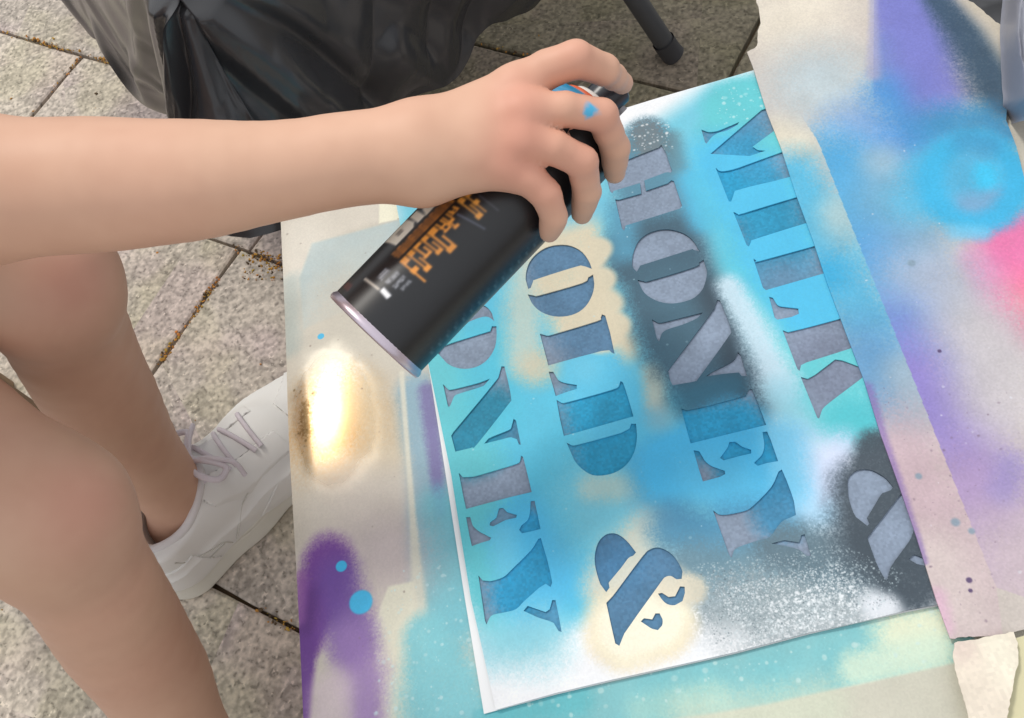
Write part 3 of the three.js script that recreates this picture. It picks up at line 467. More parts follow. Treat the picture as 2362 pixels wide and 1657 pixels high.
  P.grain(0.03);
  const h = TABLE, outline = onTable([[905, 420], [1420, 263], [1732, 169], [1900, 120], [2290, 1366], [2151, 1400], [2084, 1413], [1972, 1441], [1868, 1462], [1697, 1506], [1560, 1537], [1414, 1570], [1281, 1602], [1146, 1640], [1124, 1542], [1089, 1387], [1074, 1294], [1043, 1100], [992, 855]]);
  const holes = letters.map((p) => { const q = onTable(p); return q; });
  const g = sheet(outline, TABLE + 0.0021, 0.0009, { holes, edge: 0.012 });
  tag(mesh('stencil_sheet', P.uv(g), std({ map: P.map(), roughness: 0.62 })), 'white card stencil with cut serif capitals, sprayed turquoise, blue, cream and slate', 'stencil');
}
{ // masking paper over the right margin of the stencil
  const P = new Paint(0.13, 0.56, -0.66, 0.06, 0.0006, [206, 197, 190]);
  const right = [[1886, 335], [2295, 1360], [2700, 1500], [2700, -200], [1800, -200], [1830, 250]], strip = [[1700, -200], [1800, -200], [1830, 250], [1886, 335], [2295, 1360], [2340, 1700], [2000, 1700], [1650, 100]];
  const sw = { soft: 0.95, wob: 0.1 }, sr = { soft: 0.95, wob: 0.1, clip: right }, ss = { soft: 0.95, wob: 0.1, clip: strip };
  P.spray([[1780, 60], [1850, 40]], 120, [238, 229, 212], 0.9, sw);
  P.spray([[1890, 200], [1950, 260]], 110, [192, 209, 216], 0.9, sw);
  P.spray([[1990, 300], [2060, 350]], 80, [134, 174, 224], 0.9, sr);
  P.spray([[1930, 380], [1990, 500], [2020, 590]], [80, 100, 90], [78, 170, 224], 0.95, sr);
  P.spray([[2060, -40], [2090, 100], [2110, 190]], [90, 90, 70], [126, 132, 206], 0.95, { soft: 0.6, clip: [[2012, -100], [2500, -100], [2500, 600], [2016, 600]] });
  P.spray([[2030, 120], [2040, 200]], 50, [120, 150, 214], 0.7, { soft: 0.95, clip: [[2012, -100], [2500, -100], [2500, 600], [2016, 600]] });
  P.spray([[2060, 220], [2110, 300], [2140, 350]], [60, 70, 60], [78, 150, 216], 0.95, sw);
  P.spray([[2090, 30], [2130, 130], [2165, 240]], [80, 84, 60], [124, 128, 206], 0.85, { soft: 0.8, clip: [[2012, -100], [2500, -100], [2500, 600], [2016, 600]] });
  P.spray([[2010, -60], [2012, 60], [2014, 180]], [9, 10, 16], [172, 172, 206], 0.75, { soft: 0.9, wob: 0.05 });
  P.spray([[2070, -50], [2150, 10], [2220, 90], [2275, 180], [2305, 255]], [22, 32, 46, 56, 44], [50, 78, 102], 0.92, { soft: 0.8, wob: 0.1 });
  P.spray([[2170, -70], [2250, 0], [2320, 70], [2400, 160]], [50, 50, 56, 70], [206, 196, 178], 0.97, { soft: 0.5, wob: 0.1 });
  P.spray([[2065, 450], [2085, 540]], [80, 84], [122, 174, 204], 0.9, sw);
  P.spray([[2035, 380]], 40, [160, 192, 210], 0.7, sw);
  P.spray([[2010, 620], [2060, 720]], 90, [90, 160, 218], 0.9, sr);
  P.spray([[2390, 590], [2395, 690]], [120, 110], [238, 124, 178], 0.98, { soft: 0.4, wob: 0.1 });
  P.spray([[2240, 610], [2280, 660]], [30, 40], [230, 150, 192], 0.7, { soft: 0.8 });
  P.spray([[2390, 730]], 74, [248, 130, 150], 0.9, sw);
  P.spray([[2120, 470], [2160, 400]], [60, 60], [92, 186, 224], 0.9, sw);
  P.spray([[2180, 300], [2260, 290], [2320, 320]], [60, 50, 40], [62, 150, 200], 0.9, sw);
  P.spray([[2225, 420], [2255, 430]], 118, [84, 182, 224], 0.97, { soft: 0.3, wob: 0.08 });
  P.spray([[2300, 455], [2270, 485], [2235, 480]], [24, 36, 30], [130, 168, 206], 0.75, { soft: 0.9, wob: 0.05 });
  const ring = []; for (let i = 0; i <= 14; i++) ring.push([2242 + 98 * Math.cos(i * 0.449), 428 + 100 * Math.sin(i * 0.449)]);
  P.spray(ring, 26, [60, 184, 232], 0.9, { soft: 0.8, wob: 0.05 });
  P.spray([[2200, 545], [2260, 548]], 20, [112, 200, 238], 0.8, { soft: 0.8, wob: 0.05 });
  P.spray([[2225, 335], [2270, 345]], 32, [72, 150, 196], 0.6, sw);
  P.spray([[2270, 408], [2272, 425]], 26, [64, 200, 244], 0.95, { soft: 0.8, wob: 0.05 });
  P.spray([[2140, 650], [2190, 770]], [90, 110], [178, 187, 208], 0.85, sw);
  P.spray([[2060, 780], [2110, 840]], 80, [114, 142, 212], 0.9, sr);
  P.spray([[2120, 880], [2170, 980], [2215, 1070]], [86, 92, 80], [146, 132, 204], 0.95, sr);
  P.spray([[2240, 1130], [2290, 1280]], 90, [178, 154, 194], 0.9, sr);
  P.spray([[2270, 790], [2315, 910]], 86, [204, 198, 202], 0.9, sw);
  P.spray([[2330, 1080], [2310, 1140]], 26, [150, 140, 198], 0.55, sw);
  P.spray([[2340, 1300], [2350, 1420]], 80, [206, 190, 194], 0.8, sr);
  // the strip along the edge was masked by another sheet and took other colours
  P.spray([[1790, 320], [1840, 340]], 50, [228, 221, 200], 0.8, ss);
  P.spray([[1830, 410], [1870, 490], [1890, 560]], [60, 70, 60], [86, 190, 230], 0.95, ss);
  P.spray([[1935, 500], [1965, 590]], [44, 48], [168, 200, 206], 0.95, ss);
  P.spray([[1940, 640], [1990, 740]], [80, 84], [84, 178, 218], 0.95, ss);
  P.spray([[1900, 640]], 44, [52, 180, 232], 0.8, ss);
  P.spray([[2000, 830], [2040, 930]], [80, 80], [104, 160, 206], 0.95, ss);
  P.spray([[2085, 870], [2110, 940]], 40, [158, 180, 196], 0.8, ss);
  P.spray([[2080, 1050], [2140, 1180], [2190, 1330], [2210, 1480]], [96, 100, 96, 96], [202, 178, 186], 0.96, ss);
  P.spray([[2160, 1300], [2230, 1440]], 60, [216, 203, 199], 0.8, ss);
  P.spray([[2000, 900], [2040, 1030], [2090, 1180], [2130, 1300]], [10, 8, 8, 6], [130, 104, 176], 0.6, ss);
  P.spray([[2160, 1380], [2176, 1450]], 14, [222, 180, 205], 0.7, ss);
  P.specks([[2000, 900], [2362, 900], [2362, 1500], [2180, 1480]], 170, 0.8, 3.2, [120, 100, 120], 0.55);
  P.specks([[1900, 350], [2300, 300], [2362, 1400], [2180, 1400]], 110, 0.8, 3.2, [226, 228, 236], 0.7);
  for (const [x, y, r] of [[2232, 1343, 5], [2235, 1367, 3.5], [2164, 818, 4]]) P.spray([[x, y]], r, [88, 70, 110], 0.9, { soft: 0.3, grain: 0, wob: 0.1 });
  for (const [x, y, r] of [[2100, 616, 8], [2116, 1105, 6], [2201, 1210, 8], [2238, 1230, 6]]) P.spray([[x, y]], r, [134, 158, 176], 0.8, { soft: 0.4, grain: 0 });
  P.grain(0.05, 800);
  const e = (ox, oy, s, a) => { const o = []; for (let i = 0; i < a.length; i += 2) o.push([ox + a[i] / s, oy + a[i + 1] / s]); return o; };
  const torn = (pts) => { const o = []; for (let i = 0; i + 1 < pts.length; i++) { const [x0, y0] = pts[i], [x1, y1] = pts[i + 1], n = Math.max(1, Math.round(Math.hypot(x1 - x0, y1 - y0) / 9)); for (let k = 0; k < n; k++) o.push([lerp(x0, x1, k / n) + (k ? (rnd() - 0.5) * 4 : 0), lerp(y0, y1, k / n) + (k ? (rnd() - 0.5) * 4 : 0)]); } return o; };
  const tornTop = torn(e(1700, 0, 2.876, [70, -230, 105, 0, 140, 90, 155, 200, 135, 250, 130, 345, 65, 385])), left = [...e(1700, 0, 2.876, [65, 385, 105, 480, 200, 780, 290, 1010, 390, 1320, 500, 1611]), ...e(1750, 450, 2.479, [390, 520, 480, 760, 600, 1080, 690, 1380]), ...e(1850, 1000, 2.451, [545, 320, 640, 600, 750, 950, 830, 1170])];
  const foot = torn([[2189, 1477], [2225, 1474], [2278, 1471], [2333, 1463], [2420, 1440], [2520, 1400]]), rightEdge = [[2530, 900], [2420, 560], [2357, 417], [2340, 350], [2316, 290], [2322, 180]], topTear = torn([[2312, 84], [2284, 62], [2255, 38], [2222, 17], [2202, 0], [2150, -50], [2090, -90], [1960, -110], [1724, -80]]);
  const o = onTable([...tornTop, ...left, ...foot, ...rightEdge, ...topTear]);
  const g = sheet(o, TABLE + 0.0031, 0.0012, { edge: 0.014, bend: (x, z) => 0.0025 * sstep(0.28, 0.42, x) + 0.004 * sstep(-0.5, -0.6, z) });
  tag(mesh('masking_paper', P.uv(g), std({ map: P.map(), roughness: 0.8 })), 'torn masking paper sprayed violet, cyan and pink lying over the stencil margin', 'paper');
  // torn scrap at the lower end
  const Q = new Paint(0.10, 0.30, -0.10, 0.08, 0.0006, [240, 230, 212]);
  Q.spray([[2290, 1500], [2310, 1560]], 24, [250, 244, 224], 0.8, { soft: 0.8 }); Q.spray([[2230, 1560], [2260, 1640]], 40, [236, 224, 208], 0.8, { soft: 0.9 }); Q.spray([[2210, 1500]], 24, [226, 208, 198], 0.8, { soft: 0.9 }); Q.grain(0.05, 500);
  const so = onTable(torn([[2196, 1489], [2232, 1482], [2278, 1474], [2331, 1464], [2340, 1490], [2340, 1530], [2326, 1590], [2312, 1657], [2290, 1800], [2250, 1800], [2228, 1680], [2214, 1620], [2200, 1565], [2192, 1520], [2196, 1489]]));
  tag(mesh('paper_scrap', Q.uv(sheet(so, TABLE + 0.0056, 0.0008, { edge: 0.012, bend: (x, z) => 0.004 * sstep(-0.09, -0.03, z) })), std({ map: Q.map(), roughness: 0.85 })), 'cream torn paper scrap at the lower end of the masking paper', 'paper');
  const yo = onTable([[2330, 1478], [2460, 1440], [2520, 1660], [2500, 1800], [2290, 1800], [2318, 1657], [2338, 1560]]);
  tag(mesh('paper_scrap', sheet(yo, TABLE + 0.0016, 0.0008, { edge: 0.02 }), std({ color: rgb(222, 216, 178), roughness: 0.85 })), 'pale yellow green paper half under the cream torn scrap', 'paper');
}

// ------------------------------------------------------------------ table under black plastic
const CO = V(-0.216, 0.5, -0.633), TL = V(-0.52, 0, -0.855).normalize(), TR = V(0.855, 0, -0.52).normalize();
const plastic = phy({ color: lin(0.036, 0.037, 0.041), roughness: 0.26, specularIntensity: 0.9, clearcoat: 0.25, clearcoatRoughness: 0.2 });
{
  const t = group('folding_table', V(CO.x, 0, CO.z)); tag(t, 'small table with splayed grey tube legs under a black plastic sheet', 'table');
  const top = new THREE.BoxGeometry(0.74, 0.025, 0.9), m = new THREE.Matrix4().makeBasis(TR, V(0, 1, 0), TL.clone().negate()); m.setPosition(TR.clone().multiplyScalar(0.38).addScaledVector(TL, 0.46).setY(0.486));
  mesh('tabletop', top.applyMatrix4(m), std({ color: lin(0.3, 0.29, 0.28), roughness: 0.6 }), t);
  const grey = std({ color: lin(0.085, 0.088, 0.095), roughness: 0.5, metalness: 0.2 }), capM = std({ color: lin(0.05, 0.05, 0.055), roughness: 0.6 });
  const foot0 = V(0.243, 0, -0.934).sub(V(CO.x, 0, CO.z)), head0 = V(0.04, 0.475, -1.0).sub(V(CO.x, 0, CO.z));
  for (const [f, h] of [[foot0, head0], [TL.clone().multiplyScalar(0.86).addScaledVector(TR, 0.6), TL.clone().multiplyScalar(0.62).addScaledVector(TR, 0.5).setY(0.475)], [TL.clone().multiplyScalar(0.88).addScaledVector(TR, 0.04), TL.clone().multiplyScalar(0.62).addScaledVector(TR, 0.22).setY(0.475)], [TL.clone().multiplyScalar(0.1).addScaledVector(TR, 0.12), TL.clone().multiplyScalar(0.24).addScaledVector(TR, 0.3).setY(0.475)]]) {
    const d = h.clone().sub(f).normalize(), leg = mesh('leg', tube([f.clone().addScaledVector(d, 0.02), f.clone().lerp(h, 0.5), h], 0.0135, 8, 16), grey, t);
    mesh('foot_cap', tube([f.clone().add(V(0, 0.004, 0)), f.clone().addScaledVector(d, 0.014), f.clone().addScaledVector(d, 0.034)], 0.0155, 4, 16), capM, leg);
  }
  // the plastic: top and hanging skirt in one sheet, folds gathering at the corner
  const ns = 420, nv = 120, pos = [], idx = [], ridges = [[-0.145, 0.006, 0.010], [-0.05, 0.005, 0.010], [0.012, 0.004, 0.010], [0.085, 0.006, 0.010], [-0.30, 0.020, 0.012], [-0.24, 0.016, -0.012], [-0.175, 0.026, 0.020], [-0.125, 0.014, -0.016], [-0.075, 0.020, 0.026], [-0.028, 0.012, -0.014], [0.002, 0.010, 0.026], [0.03, 0.007, 0.016], [0.06, 0.02, -0.020], [0.115, 0.022, 0.020], [0.17, 0.02, -0.016], [0.22, 0.03, 0.018], [0.30, 0.03, -0.014], [0.38, 0.04, 0.018]];
  for (let j = 0; j <= nv; j++) for (let i = 0; i <= ns; i++) {
    const s = lerp(-0.85, 0.72, i / ns), v = j / nv;
    const r = 0.03, b = clamp((s + r) / (2 * r)), bs = b * b * (3 - 2 * b);
    const outL = V(-TR.x, 0, -TR.z), outR = V(-TL.x, 0, -TL.z), n = outL.clone().lerp(outR, bs).normalize();
    const p = CO.clone(); p.y = 0.505;
    const sl = Math.min(0, s + r), sr = Math.max(0, s - r); p.addScaledVector(TL, -sl).addScaledVector(TR, sr).addScaledVector(TL, 0.012 * (1 - Math.abs(1 - 2 * b))).addScaledVector(TR, 0.012 * (1 - Math.abs(1 - 2 * b)));
    if (v < 0.22) { p.addScaledVector(n, -0.30 * (1 - v / 0.22)); p.y += 0.003 * (fbm(s * 14, v * 20, 3) - 0.5) * Math.sin(Math.PI * v / 0.22) + 0.002; p.x += 0; }
    else {
      const w = (v - 0.22) / 0.78, cor = Math.exp(-((s / 0.09) ** 2)), hang = 0.262 + 0.005 * cor - 0.04 * sstep(0.1, 0.4, s) + 0.012 * Math.sin(s * 60) + 0.02 * (fbm(s * 22, 3, 2) - 0.5) - 0.045 * sstep(-0.26, -0.33, s) - 0.095 * Math.exp(-(((s - 0.02) / 0.09) ** 2));
      const rt = sstep(0.06, 0.16, s); let f = (0.012 + 0.02 * w) * (1 - 0.9 * rt) + 0.045 * cor * w;
      for (const [c, wd, am] of ridges) f += am * (1 - 0.55 * rt) * Math.pow(w, 0.55) * Math.exp(-(((s - c * (0.3 + 0.7 * w)) / (wd * (0.45 + 0.55 * w))) ** 2));
      const fold = (a, b) => Math.abs(vn(a, b) - 0.5) * 2 - 0.5;   // flat facets meeting in crisp creases
      f += w * (0.014 * fold(s * 13 + w * 2.2 + 5, w * 1.6 - s * 4) + 0.006 * fold(s * 27 - w * 3 + 11, w * 3.4 + s * 7 + 2)) + 0.004 * w * (fbm(s * 24 + w * 3, w * 6 + s * 8, 2) - 0.5);
      const rr = sstep(0, 0.07, w); p.addScaledVector(n, lerp(0, f, rr)); p.y -= hang * w;
      p.addScaledVector(outL, 0.02 * w * sstep(0.1, 0, Math.abs(s)));
    }
    pos.push(p.x, p.y, p.z);
  }
  for (let j = 0; j < nv; j++) for (let i = 0; i < ns; i++) { const a = j * (ns + 1) + i, b2 = a + ns + 1; idx.push(a, b2, a + 1, a + 1, b2, b2 + 1); }
  const g = new THREE.BufferGeometry(); g.setAttribute('position', new THREE.Float32BufferAttribute(pos, 3)); g.setIndex(idx); g.computeVertexNormals();
  const pm = plastic.clone(); pm.side = THREE.DoubleSide;
  tag(mesh('plastic_sheet', g, pm), 'shiny black plastic sheet draped over a table corner in long folds', 'plastic sheet');
}
{ // plastic at the far right corner of the papers: a black bag on the ground and a hanging grey film
  const c = atH(2250, 10, 0.13);
  const blob = (x, y, z) => Math.hypot((x - c.x) / 1.3, (y - 0.10) * 1.1, (z - c.z) / 1.1) - 0.125 + 0.05 * (vn3(x * 18, y * 18, z * 18) - 0.5) + 0.03 * Math.abs(vn3(x * 34, y * 34 + 5, z * 34) - 0.5);
  const g = nets((x, y, z) => Math.max(blob(x, y, z) * 0.7, 0.002 - y), V(c.x - 0.24, -0.01, c.z - 0.22), V(c.x + 0.24, 0.30, c.z + 0.22), 0.007);
  tag(mesh('plastic_bag', g, plastic), 'crumpled black plastic bag on the paving behind the masking paper', 'bag');
  const N = 60, M = 70, pos = [], idx = [];
  for (let j = 0; j <= M; j++) for (let i = 0; i <= N; i++) {
    const u = i / N, v = j / M, px = lerp(2312, 2640, u) + 4 * Math.sin(v * 9), py = lerp(-120, 284 + 60 * u, v);
    const p = atH(px, py, 0.362 + 0.028 * sstep(0, 0.18, u) + 0.05 * u - 0.022 * sstep(0.86, 1, v));
    p.y += 0.012 * Math.sin(u * 21 + 0.6 * Math.sin(v * 5)) * sstep(0.02, 0.2, u) + 0.010 * (fbm(u * 9, v * 6, 3) - 0.5); pos.push(p.x, p.y, p.z);
  }
  for (let j = 0; j < M; j++) for (let i = 0; i < N; i++) { const a = j * (N + 1) + i, b = a + N + 1; idx.push(a, b, a + 1, a + 1, b, b + 1); }
  const q = new THREE.BufferGeometry(); q.setAttribute('position', new THREE.Float32BufferAttribute(pos, 3)); q.setIndex(idx); q.computeVertexNormals();
  tag(mesh('plastic_sheet', q, phy({ color: lin(0.27, 0.28, 0.33), roughness: 0.32, side: THREE.DoubleSide })), 'creased grey plastic film lying over the edge of the masking paper', 'plastic sheet');
}

// ------------------------------------------------------------------ spray can
const CAN0 = atD(872, 768, 0.536), CAN1 = atD(1420, 200, 0.547), CAX = CAN1.clone().sub(CAN0).normalize(), PX = 0.066 / 264;
const can = group('spray_can', CAN0);
{
  const toCam = V(0, EYE, 0).sub(CAN0.clone().lerp(CAN1, 0.4)), zx = toCam.addScaledVector(CAX, -toCam.dot(CAX)).normalize(), xx = CAX.clone().cross(zx);
  can.quaternion.setFromRotationMatrix(new THREE.Matrix4().makeBasis(xx, CAX, zx));
  tag(can, 'black spray paint can with orange and white print held in the hand', 'spray can');
  const R = 0.033, L = 668 * PX, cw = 1536, ch = 1024, cv = document.createElement('canvas'); cv.width = cw; cv.height = ch;
  const x = cv.getContext('2d'); x.fillStyle = '#101217'; x.fillRect(0, 0, cw, ch);
  const U = (perp) => cw * (0.5 + Math.asin(clamp(perp / 132, -1, 1)) / (2 * Math.PI)), W = (al) => ch * (1 - al / 668);
  const quad = (p, c) => { x.fillStyle = c; x.beginPath(); p.forEach(([a, b], i) => (i ? x.lineTo(U(b), W(a)) : x.moveTo(U(b), W(a)))); x.closePath(); x.fill(); };
  // bold white letters running up the side
  x.fillStyle = '#f3ecda';
  quad([[158, -130], [232, -131], [236, -112], [226, -104], [168, -104]], '#f3ecda'); quad([[188, -124], [206, -124], [206, -115], [188, -115]], '#9a9286');
  quad([[238, -128], [262, -128], [262, -104], [238, -104]], '#f3ecda'); quad([[262, -131], [268, -131], [268, -122], [262, -122]], '#3a3630'); quad([[270, -120], [330, -120], [330, -104], [262, -102]], '#e8dfca');
  quad([[150, -96], [330, -96], [330, -78], [150, -80]], '#7d5230');
  const glyph = (a, p0, p1, w, c) => { // one bold letter-like mark, its foot at perp p1, running up the can
    const t = w * 0.3, k = Math.floor(rnd() * 5), sk = 5, q = (a0, a1, f0, f1) => quad([[a + a0, lerp(p0, p1, f0)], [a + a1, lerp(p0, p1, f0)], [a + a1 + sk * (f1 - f0), lerp(p0, p1, f1)], [a + a0 + sk * (f1 - f0), lerp(p0, p1, f1)]], c);
    q(0, t, 0, 1); if (k !== 1) q(w - t, w, k === 2 ? 0.4 : 0, k === 3 ? 0.6 : 1); if (k < 3) q(0, w, 0, 0.22); if (k !== 2) q(0, w, 0.42, 0.6); if (k > 1) q(0, w, 0.8, 1);
  };
  let ga = 146; for (const [w, e] of [[20, -2], [17, -14], [22, -36], [18, -22], [23, -6], [19, -44], [16, -34], [20, -60]]) { glyph(ga, -74, e, w, '#ee9b3e'); ga += w + 2.5; }
  for (let a = 146; a < 300; a += 17) glyph(a, -99, -79, 13.5, a % 2 ? '#a86a32' : '#8c5a2e');
  for (const [a, w] of [[330, 16], [349, 15]]) glyph(a, -76, -12, w, '#f0a548');
  glyph(318, -94, -78, 14, '#e39a44'); quad([[306, -56], [312, -56], [330, 12], [325, 12]], '#5c6070'); quad([[370, -50], [374, -50], [379, 6], [375, 4]], '#50525c');
  // small script and fine print near the base
  x.strokeStyle = '#d9dade'; x.lineWidth = 3;
  for (const [p0, p1, a0, a1] of [[-86, -72, 88, 118], [-66, -54, 92, 128], [-48, -38, 96, 130], [-32, -24, 104, 132]]) for (let a = a0; a < a1; a += 7.5) glyph(a, p0, p1, 5.5, '#cfd1d8');
  quad([[70, -60], [84, -60], [82, -34], [68, -36]], '#f4f5f8'); quad([[64, -104], [72, -104], [76, -62], [69, -62]], '#cfc4b6'); quad([[20, -128], [40, -128], [40, -112], [20, -110]], '#5a2a28');
  for (let a = 50; a < 640; a += 26) { quad([[a, 112], [a + 4, 112], [a + 4, 121], [a, 121]], '#5f7d86'); quad([[a + 9, 106], [a + 12, 106], [a + 12, 117], [a + 9, 117]], '#3c4f58'); }
  // the back of the label carries more fine print
  for (let r = 0; r < 26; r++) for (let k = 0; k < 9; k++) { x.fillStyle = '#4b4f58'; x.fillRect(40 + k * 26 + rnd() * 6, 120 + r * 30, 10 + rnd() * 14, 5); }
  { // soft, worn print
    const im = x.getImageData(0, 0, cw, ch), d = im.data, t = new Float32Array(d.length);
    for (const [sx, sy] of [[1, 0], [0, 1], [1, 0], [0, 1]]) { t.set(d); for (let j = 0; j < ch; j++) for (let i = 0; i < cw; i++) for (let c = 0; c < 3; c++) { let v = 0; for (let m = -4; m <= 4; m++) v += t[((clamp(j + m * sy, 0, ch - 1)) * cw + clamp(i + m * sx, 0, cw - 1)) * 4 + c]; d[(j * cw + i) * 4 + c] = v / 9; } }
    x.putImageData(im, 0, 0);
  }
  const lt = new THREE.CanvasTexture(cv); lt.colorSpace = THREE.SRGBColorSpace; lt.anisotropy = 8;
  mesh('can_body', new THREE.CylinderGeometry(R, R, L - 0.001, 72, 1, true, Math.PI).translate(0, L / 2 - 0.0005, 0), phy({ map: lt, roughness: 0.38, clearcoat: 0.35, clearcoatRoughness: 0.3, side: THREE.DoubleSide }), can);
  const lathe = (p, n = 64) => new THREE.LatheGeometry(p.map(([a, b]) => new THREE.Vector2(a, b)), n);
  mesh('base_rim', lathe([[0, 0.006], [0.022, 0.005], [0.028, 0.0], [0.031, -0.0035], [0.0333, -0.0038], [0.0342, -0.0026], [0.0342, -0.0006], [0.0333, 0.0008], [0.0328, 0.0022]]), std({ color: lin(0.66, 0.58, 0.66), metalness: 0.85, roughness: 0.35 }), can);
  mesh('colour_dome', lathe([[0.0328, L - 0.004], [0.0335, L - 0.001], [0.0325, L + 0.002], [0.0285, L + 0.0065], [0.0225, L + 0.0098], [0.0185, L + 0.0112]]), phy({ color: rgb(44, 160, 212), roughness: 0.35, clearcoat: 0.4 }), can);
  const cup = mesh('valve_cup', lathe([[0.0165, L + 0.0095], [0.0168, L + 0.0145], [0.0155, L + 0.0162], [0.0132, L + 0.0162], [0.0125, L + 0.013], [0.006, L + 0.012]]), std({ color: rgb(238, 232, 224), roughness: 0.35 }), can);
  mesh('orange_ring', new THREE.TorusGeometry(0.0185, 0.0022, 10, 48).rotateX(Math.PI / 2).translate(0, L + 0.0108, 0), std({ color: rgb(226, 96, 44), roughness: 0.45 }), can);
  const nz = mesh('spray_cap', lathe([[0.0055, L + 0.0115], [0.0085, L + 0.0135], [0.0112, L + 0.0165], [0.0112, L + 0.0315], [0.0100, L + 0.0332], [0.0065, L + 0.0340], [0, L + 0.0334]], 40), std({ color: lin(0.02, 0.022, 0.03), roughness: 0.32 }), can);
  mesh('nozzle', new THREE.CylinderGeometry(0.003, 0.003, 0.004, 16).rotateZ(Math.PI / 2).translate(0.0116, L + 0.025, 0), std({ color: lin(0.3, 0.3, 0.32), roughness: 0.4 }), nz);
}

// ------------------------------------------------------------------ person
const J = (px, py, z, r) => [atD(px, py, z), r], K = (px, py, h, r) => [atH(px, py, h), r], Wd = (x, y, z, r) => [V(x, y, z), r];
const zoomHand = (x, y, z, r) => J(900 + x / 3.2215, 60 + y / 3.2215, z, r);
const shoulderR = V(-0.405, 0.82, -0.30), elbowR = atD(-150, 438, 0.492);
const armChain = chain([[shoulderR, 0.048], [shoulderR.clone().lerp(elbowR, 0.5), 0.043], [elbowR, 0.037]], 0.03);
const fore = chain([[elbowR, 0.037], J(0, 436, 0.495, 0.0362), J(210, 428, 0.496, 0.0352), J(420, 418, 0.497, 0.0318), J(640, 395, 0.498, 0.0258), J(800, 368, 0.498, 0.0226), J(935, 350, 0.498, 0.0205)], 0.03);
const wristA = cap(atD(780, 358, 0.498), atD(960, 318, 0.497), 0.0160, 0.0150), wristB = cap(atD(780, 386, 0.499), atD(965, 398, 0.500), 0.0155, 0.0145);
const palmBones = [[[975, 305, 0.499, 0.0142], [1190, 203, 0.499, 0.0118]], [[985, 335, 0.495, 0.0150], [1208, 258, 0.491, 0.0120]], [[985, 378, 0.496, 0.0150], [1203, 328, 0.491, 0.0116]], [[985, 400, 0.501, 0.0128], [1172, 386, 0.498, 0.0112]], [[1010, 330, 0.508, 0.015], [1130, 330, 0.505, 0.013]]].map(([a, b]) => cap(atD(...a.slice(0, 3)), atD(...b.slice(0, 3)), a[3], b[3]));
const fingers = [
  [J(1190, 203, 0.499, 0.0112), J(1262, 160, 0.494, 0.0100), zoomHand(1380, 245, 0.489, 0.0096), zoomHand(1590, 325, 0.501, 0.0082), zoomHand(1725, 425, 0.527, 0.0066)],
  [J(1208, 258, 0.491, 0.0104), zoomHand(1300, 620, 0.488, 0.0090), zoomHand(1570, 665, 0.495, 0.0088), zoomHand(1672, 905, 0.514, 0.0080), zoomHand(1668, 1090, 0.529, 0.0066)],
  [J(1203, 328, 0.491, 0.0100), zoomHand(1220, 905, 0.489, 0.0088), zoomHand(1425, 1010, 0.495, 0.0085), zoomHand(1462, 1230, 0.512, 0.0076), zoomHand(1425, 1395, 0.527, 0.0064)],
  [J(1172, 388, 0.498, 0.0102), zoomHand(1040, 1140, 0.495, 0.0086), zoomHand(1160, 1255, 0.499, 0.0080), zoomHand(1218, 1420, 0.509, 0.0070), zoomHand(1183, 1535, 0.519, 0.0060)],
  [J(985, 330, 0.510, 0.0140), J(1090, 272, 0.545, 0.0115), J(1190, 262, 0.583, 0.0095), J(1296, 300, 0.592, 0.0075)],
].map((f) => bones(f, 0.0045));
const knuckles = [[1186, 196, 0.4925], [1206, 256, 0.4845], [1202, 326, 0.4850], [1172, 387, 0.4925]].map(([a, b, c]) => cap(atD(a, b, c), atD(a + 8, b, c + 0.001), 0.0066, 0.0062));
function handSdf(x, y, z) {
  let p = fore(x, y, z); p = smin(p, smin(wristA(x, y, z), wristB(x, y, z), 0.012), 0.012);
  let q = palmBones[0](x, y, z); for (let i = 1; i < 5; i++) q = smin(q, palmBones[i](x, y, z), 0.012);
  p = smin(p, q, 0.016); for (const k of knuckles) p = smin(p, k(x, y, z), 0.010); let d = p; for (const f of fingers) d = Math.min(d, smin(p, f(x, y, z), 0.007));
  return smin(d, armChain(x, y, z), 0.03);
}
const knee1 = K(104, 655, 0.45, 0.0465), knee2 = K(106, 1190, 0.42, 0.048), hip1 = Wd(-0.60, 0.50, -0.68, 0.082), hip2 = Wd(-0.615, 0.50, -0.53, 0.082);
const legs = [
  chain([hip1, [hip1[0].clone().lerp(knee1[0], 0.45), 0.056], knee1], 0.04), chain([knee1, K(178, 815, 0.350, 0.0465), K(236, 920, 0.277, 0.0465), K(330, 1050, 0.18, 0.0365), K(404, 1150, 0.105, 0.0325), K(408, 1205, 0.06, 0.030)], 0.03),
  chain([hip2, [hip2[0].clone().lerp(knee2[0], 0.45), 0.060], knee2], 0.04), chain([knee2, K(198, 1325, 0.355, 0.0445), K(277, 1450, 0.275, 0.0465), K(356, 1565, 0.20, 0.0440), K(435, 1700, 0.14, 0.035), K(565, 1930, 0.095, 0.0305), K(580, 1980, 0.06, 0.03)], 0.03),
];
const patella = [cap(atH(150, 632, 0.458), atH(170, 702, 0.436), 0.025, 0.024), cap(atH(178, 1155, 0.428), atH(205, 1222, 0.402), 0.026, 0.023)];
function legSdf(x, y, z) { const a = smin(legs[0](x, y, z), legs[1](x, y, z), 0.03), b = smin(legs[2](x, y, z), legs[3](x, y, z), 0.03); return Math.min(smin(a, patella[0](x, y, z), 0.018), smin(b, patella[1](x, y, z), 0.018)); }
const neck = V(-0.52, 0.90, -0.37), shoulderL = V(-0.50, 0.86, -0.57), elbowL = V(-0.47, 0.62, -0.68), handL = V(-0.42, 0.54, -0.50), headC = V(-0.455, 1.055, -0.36);
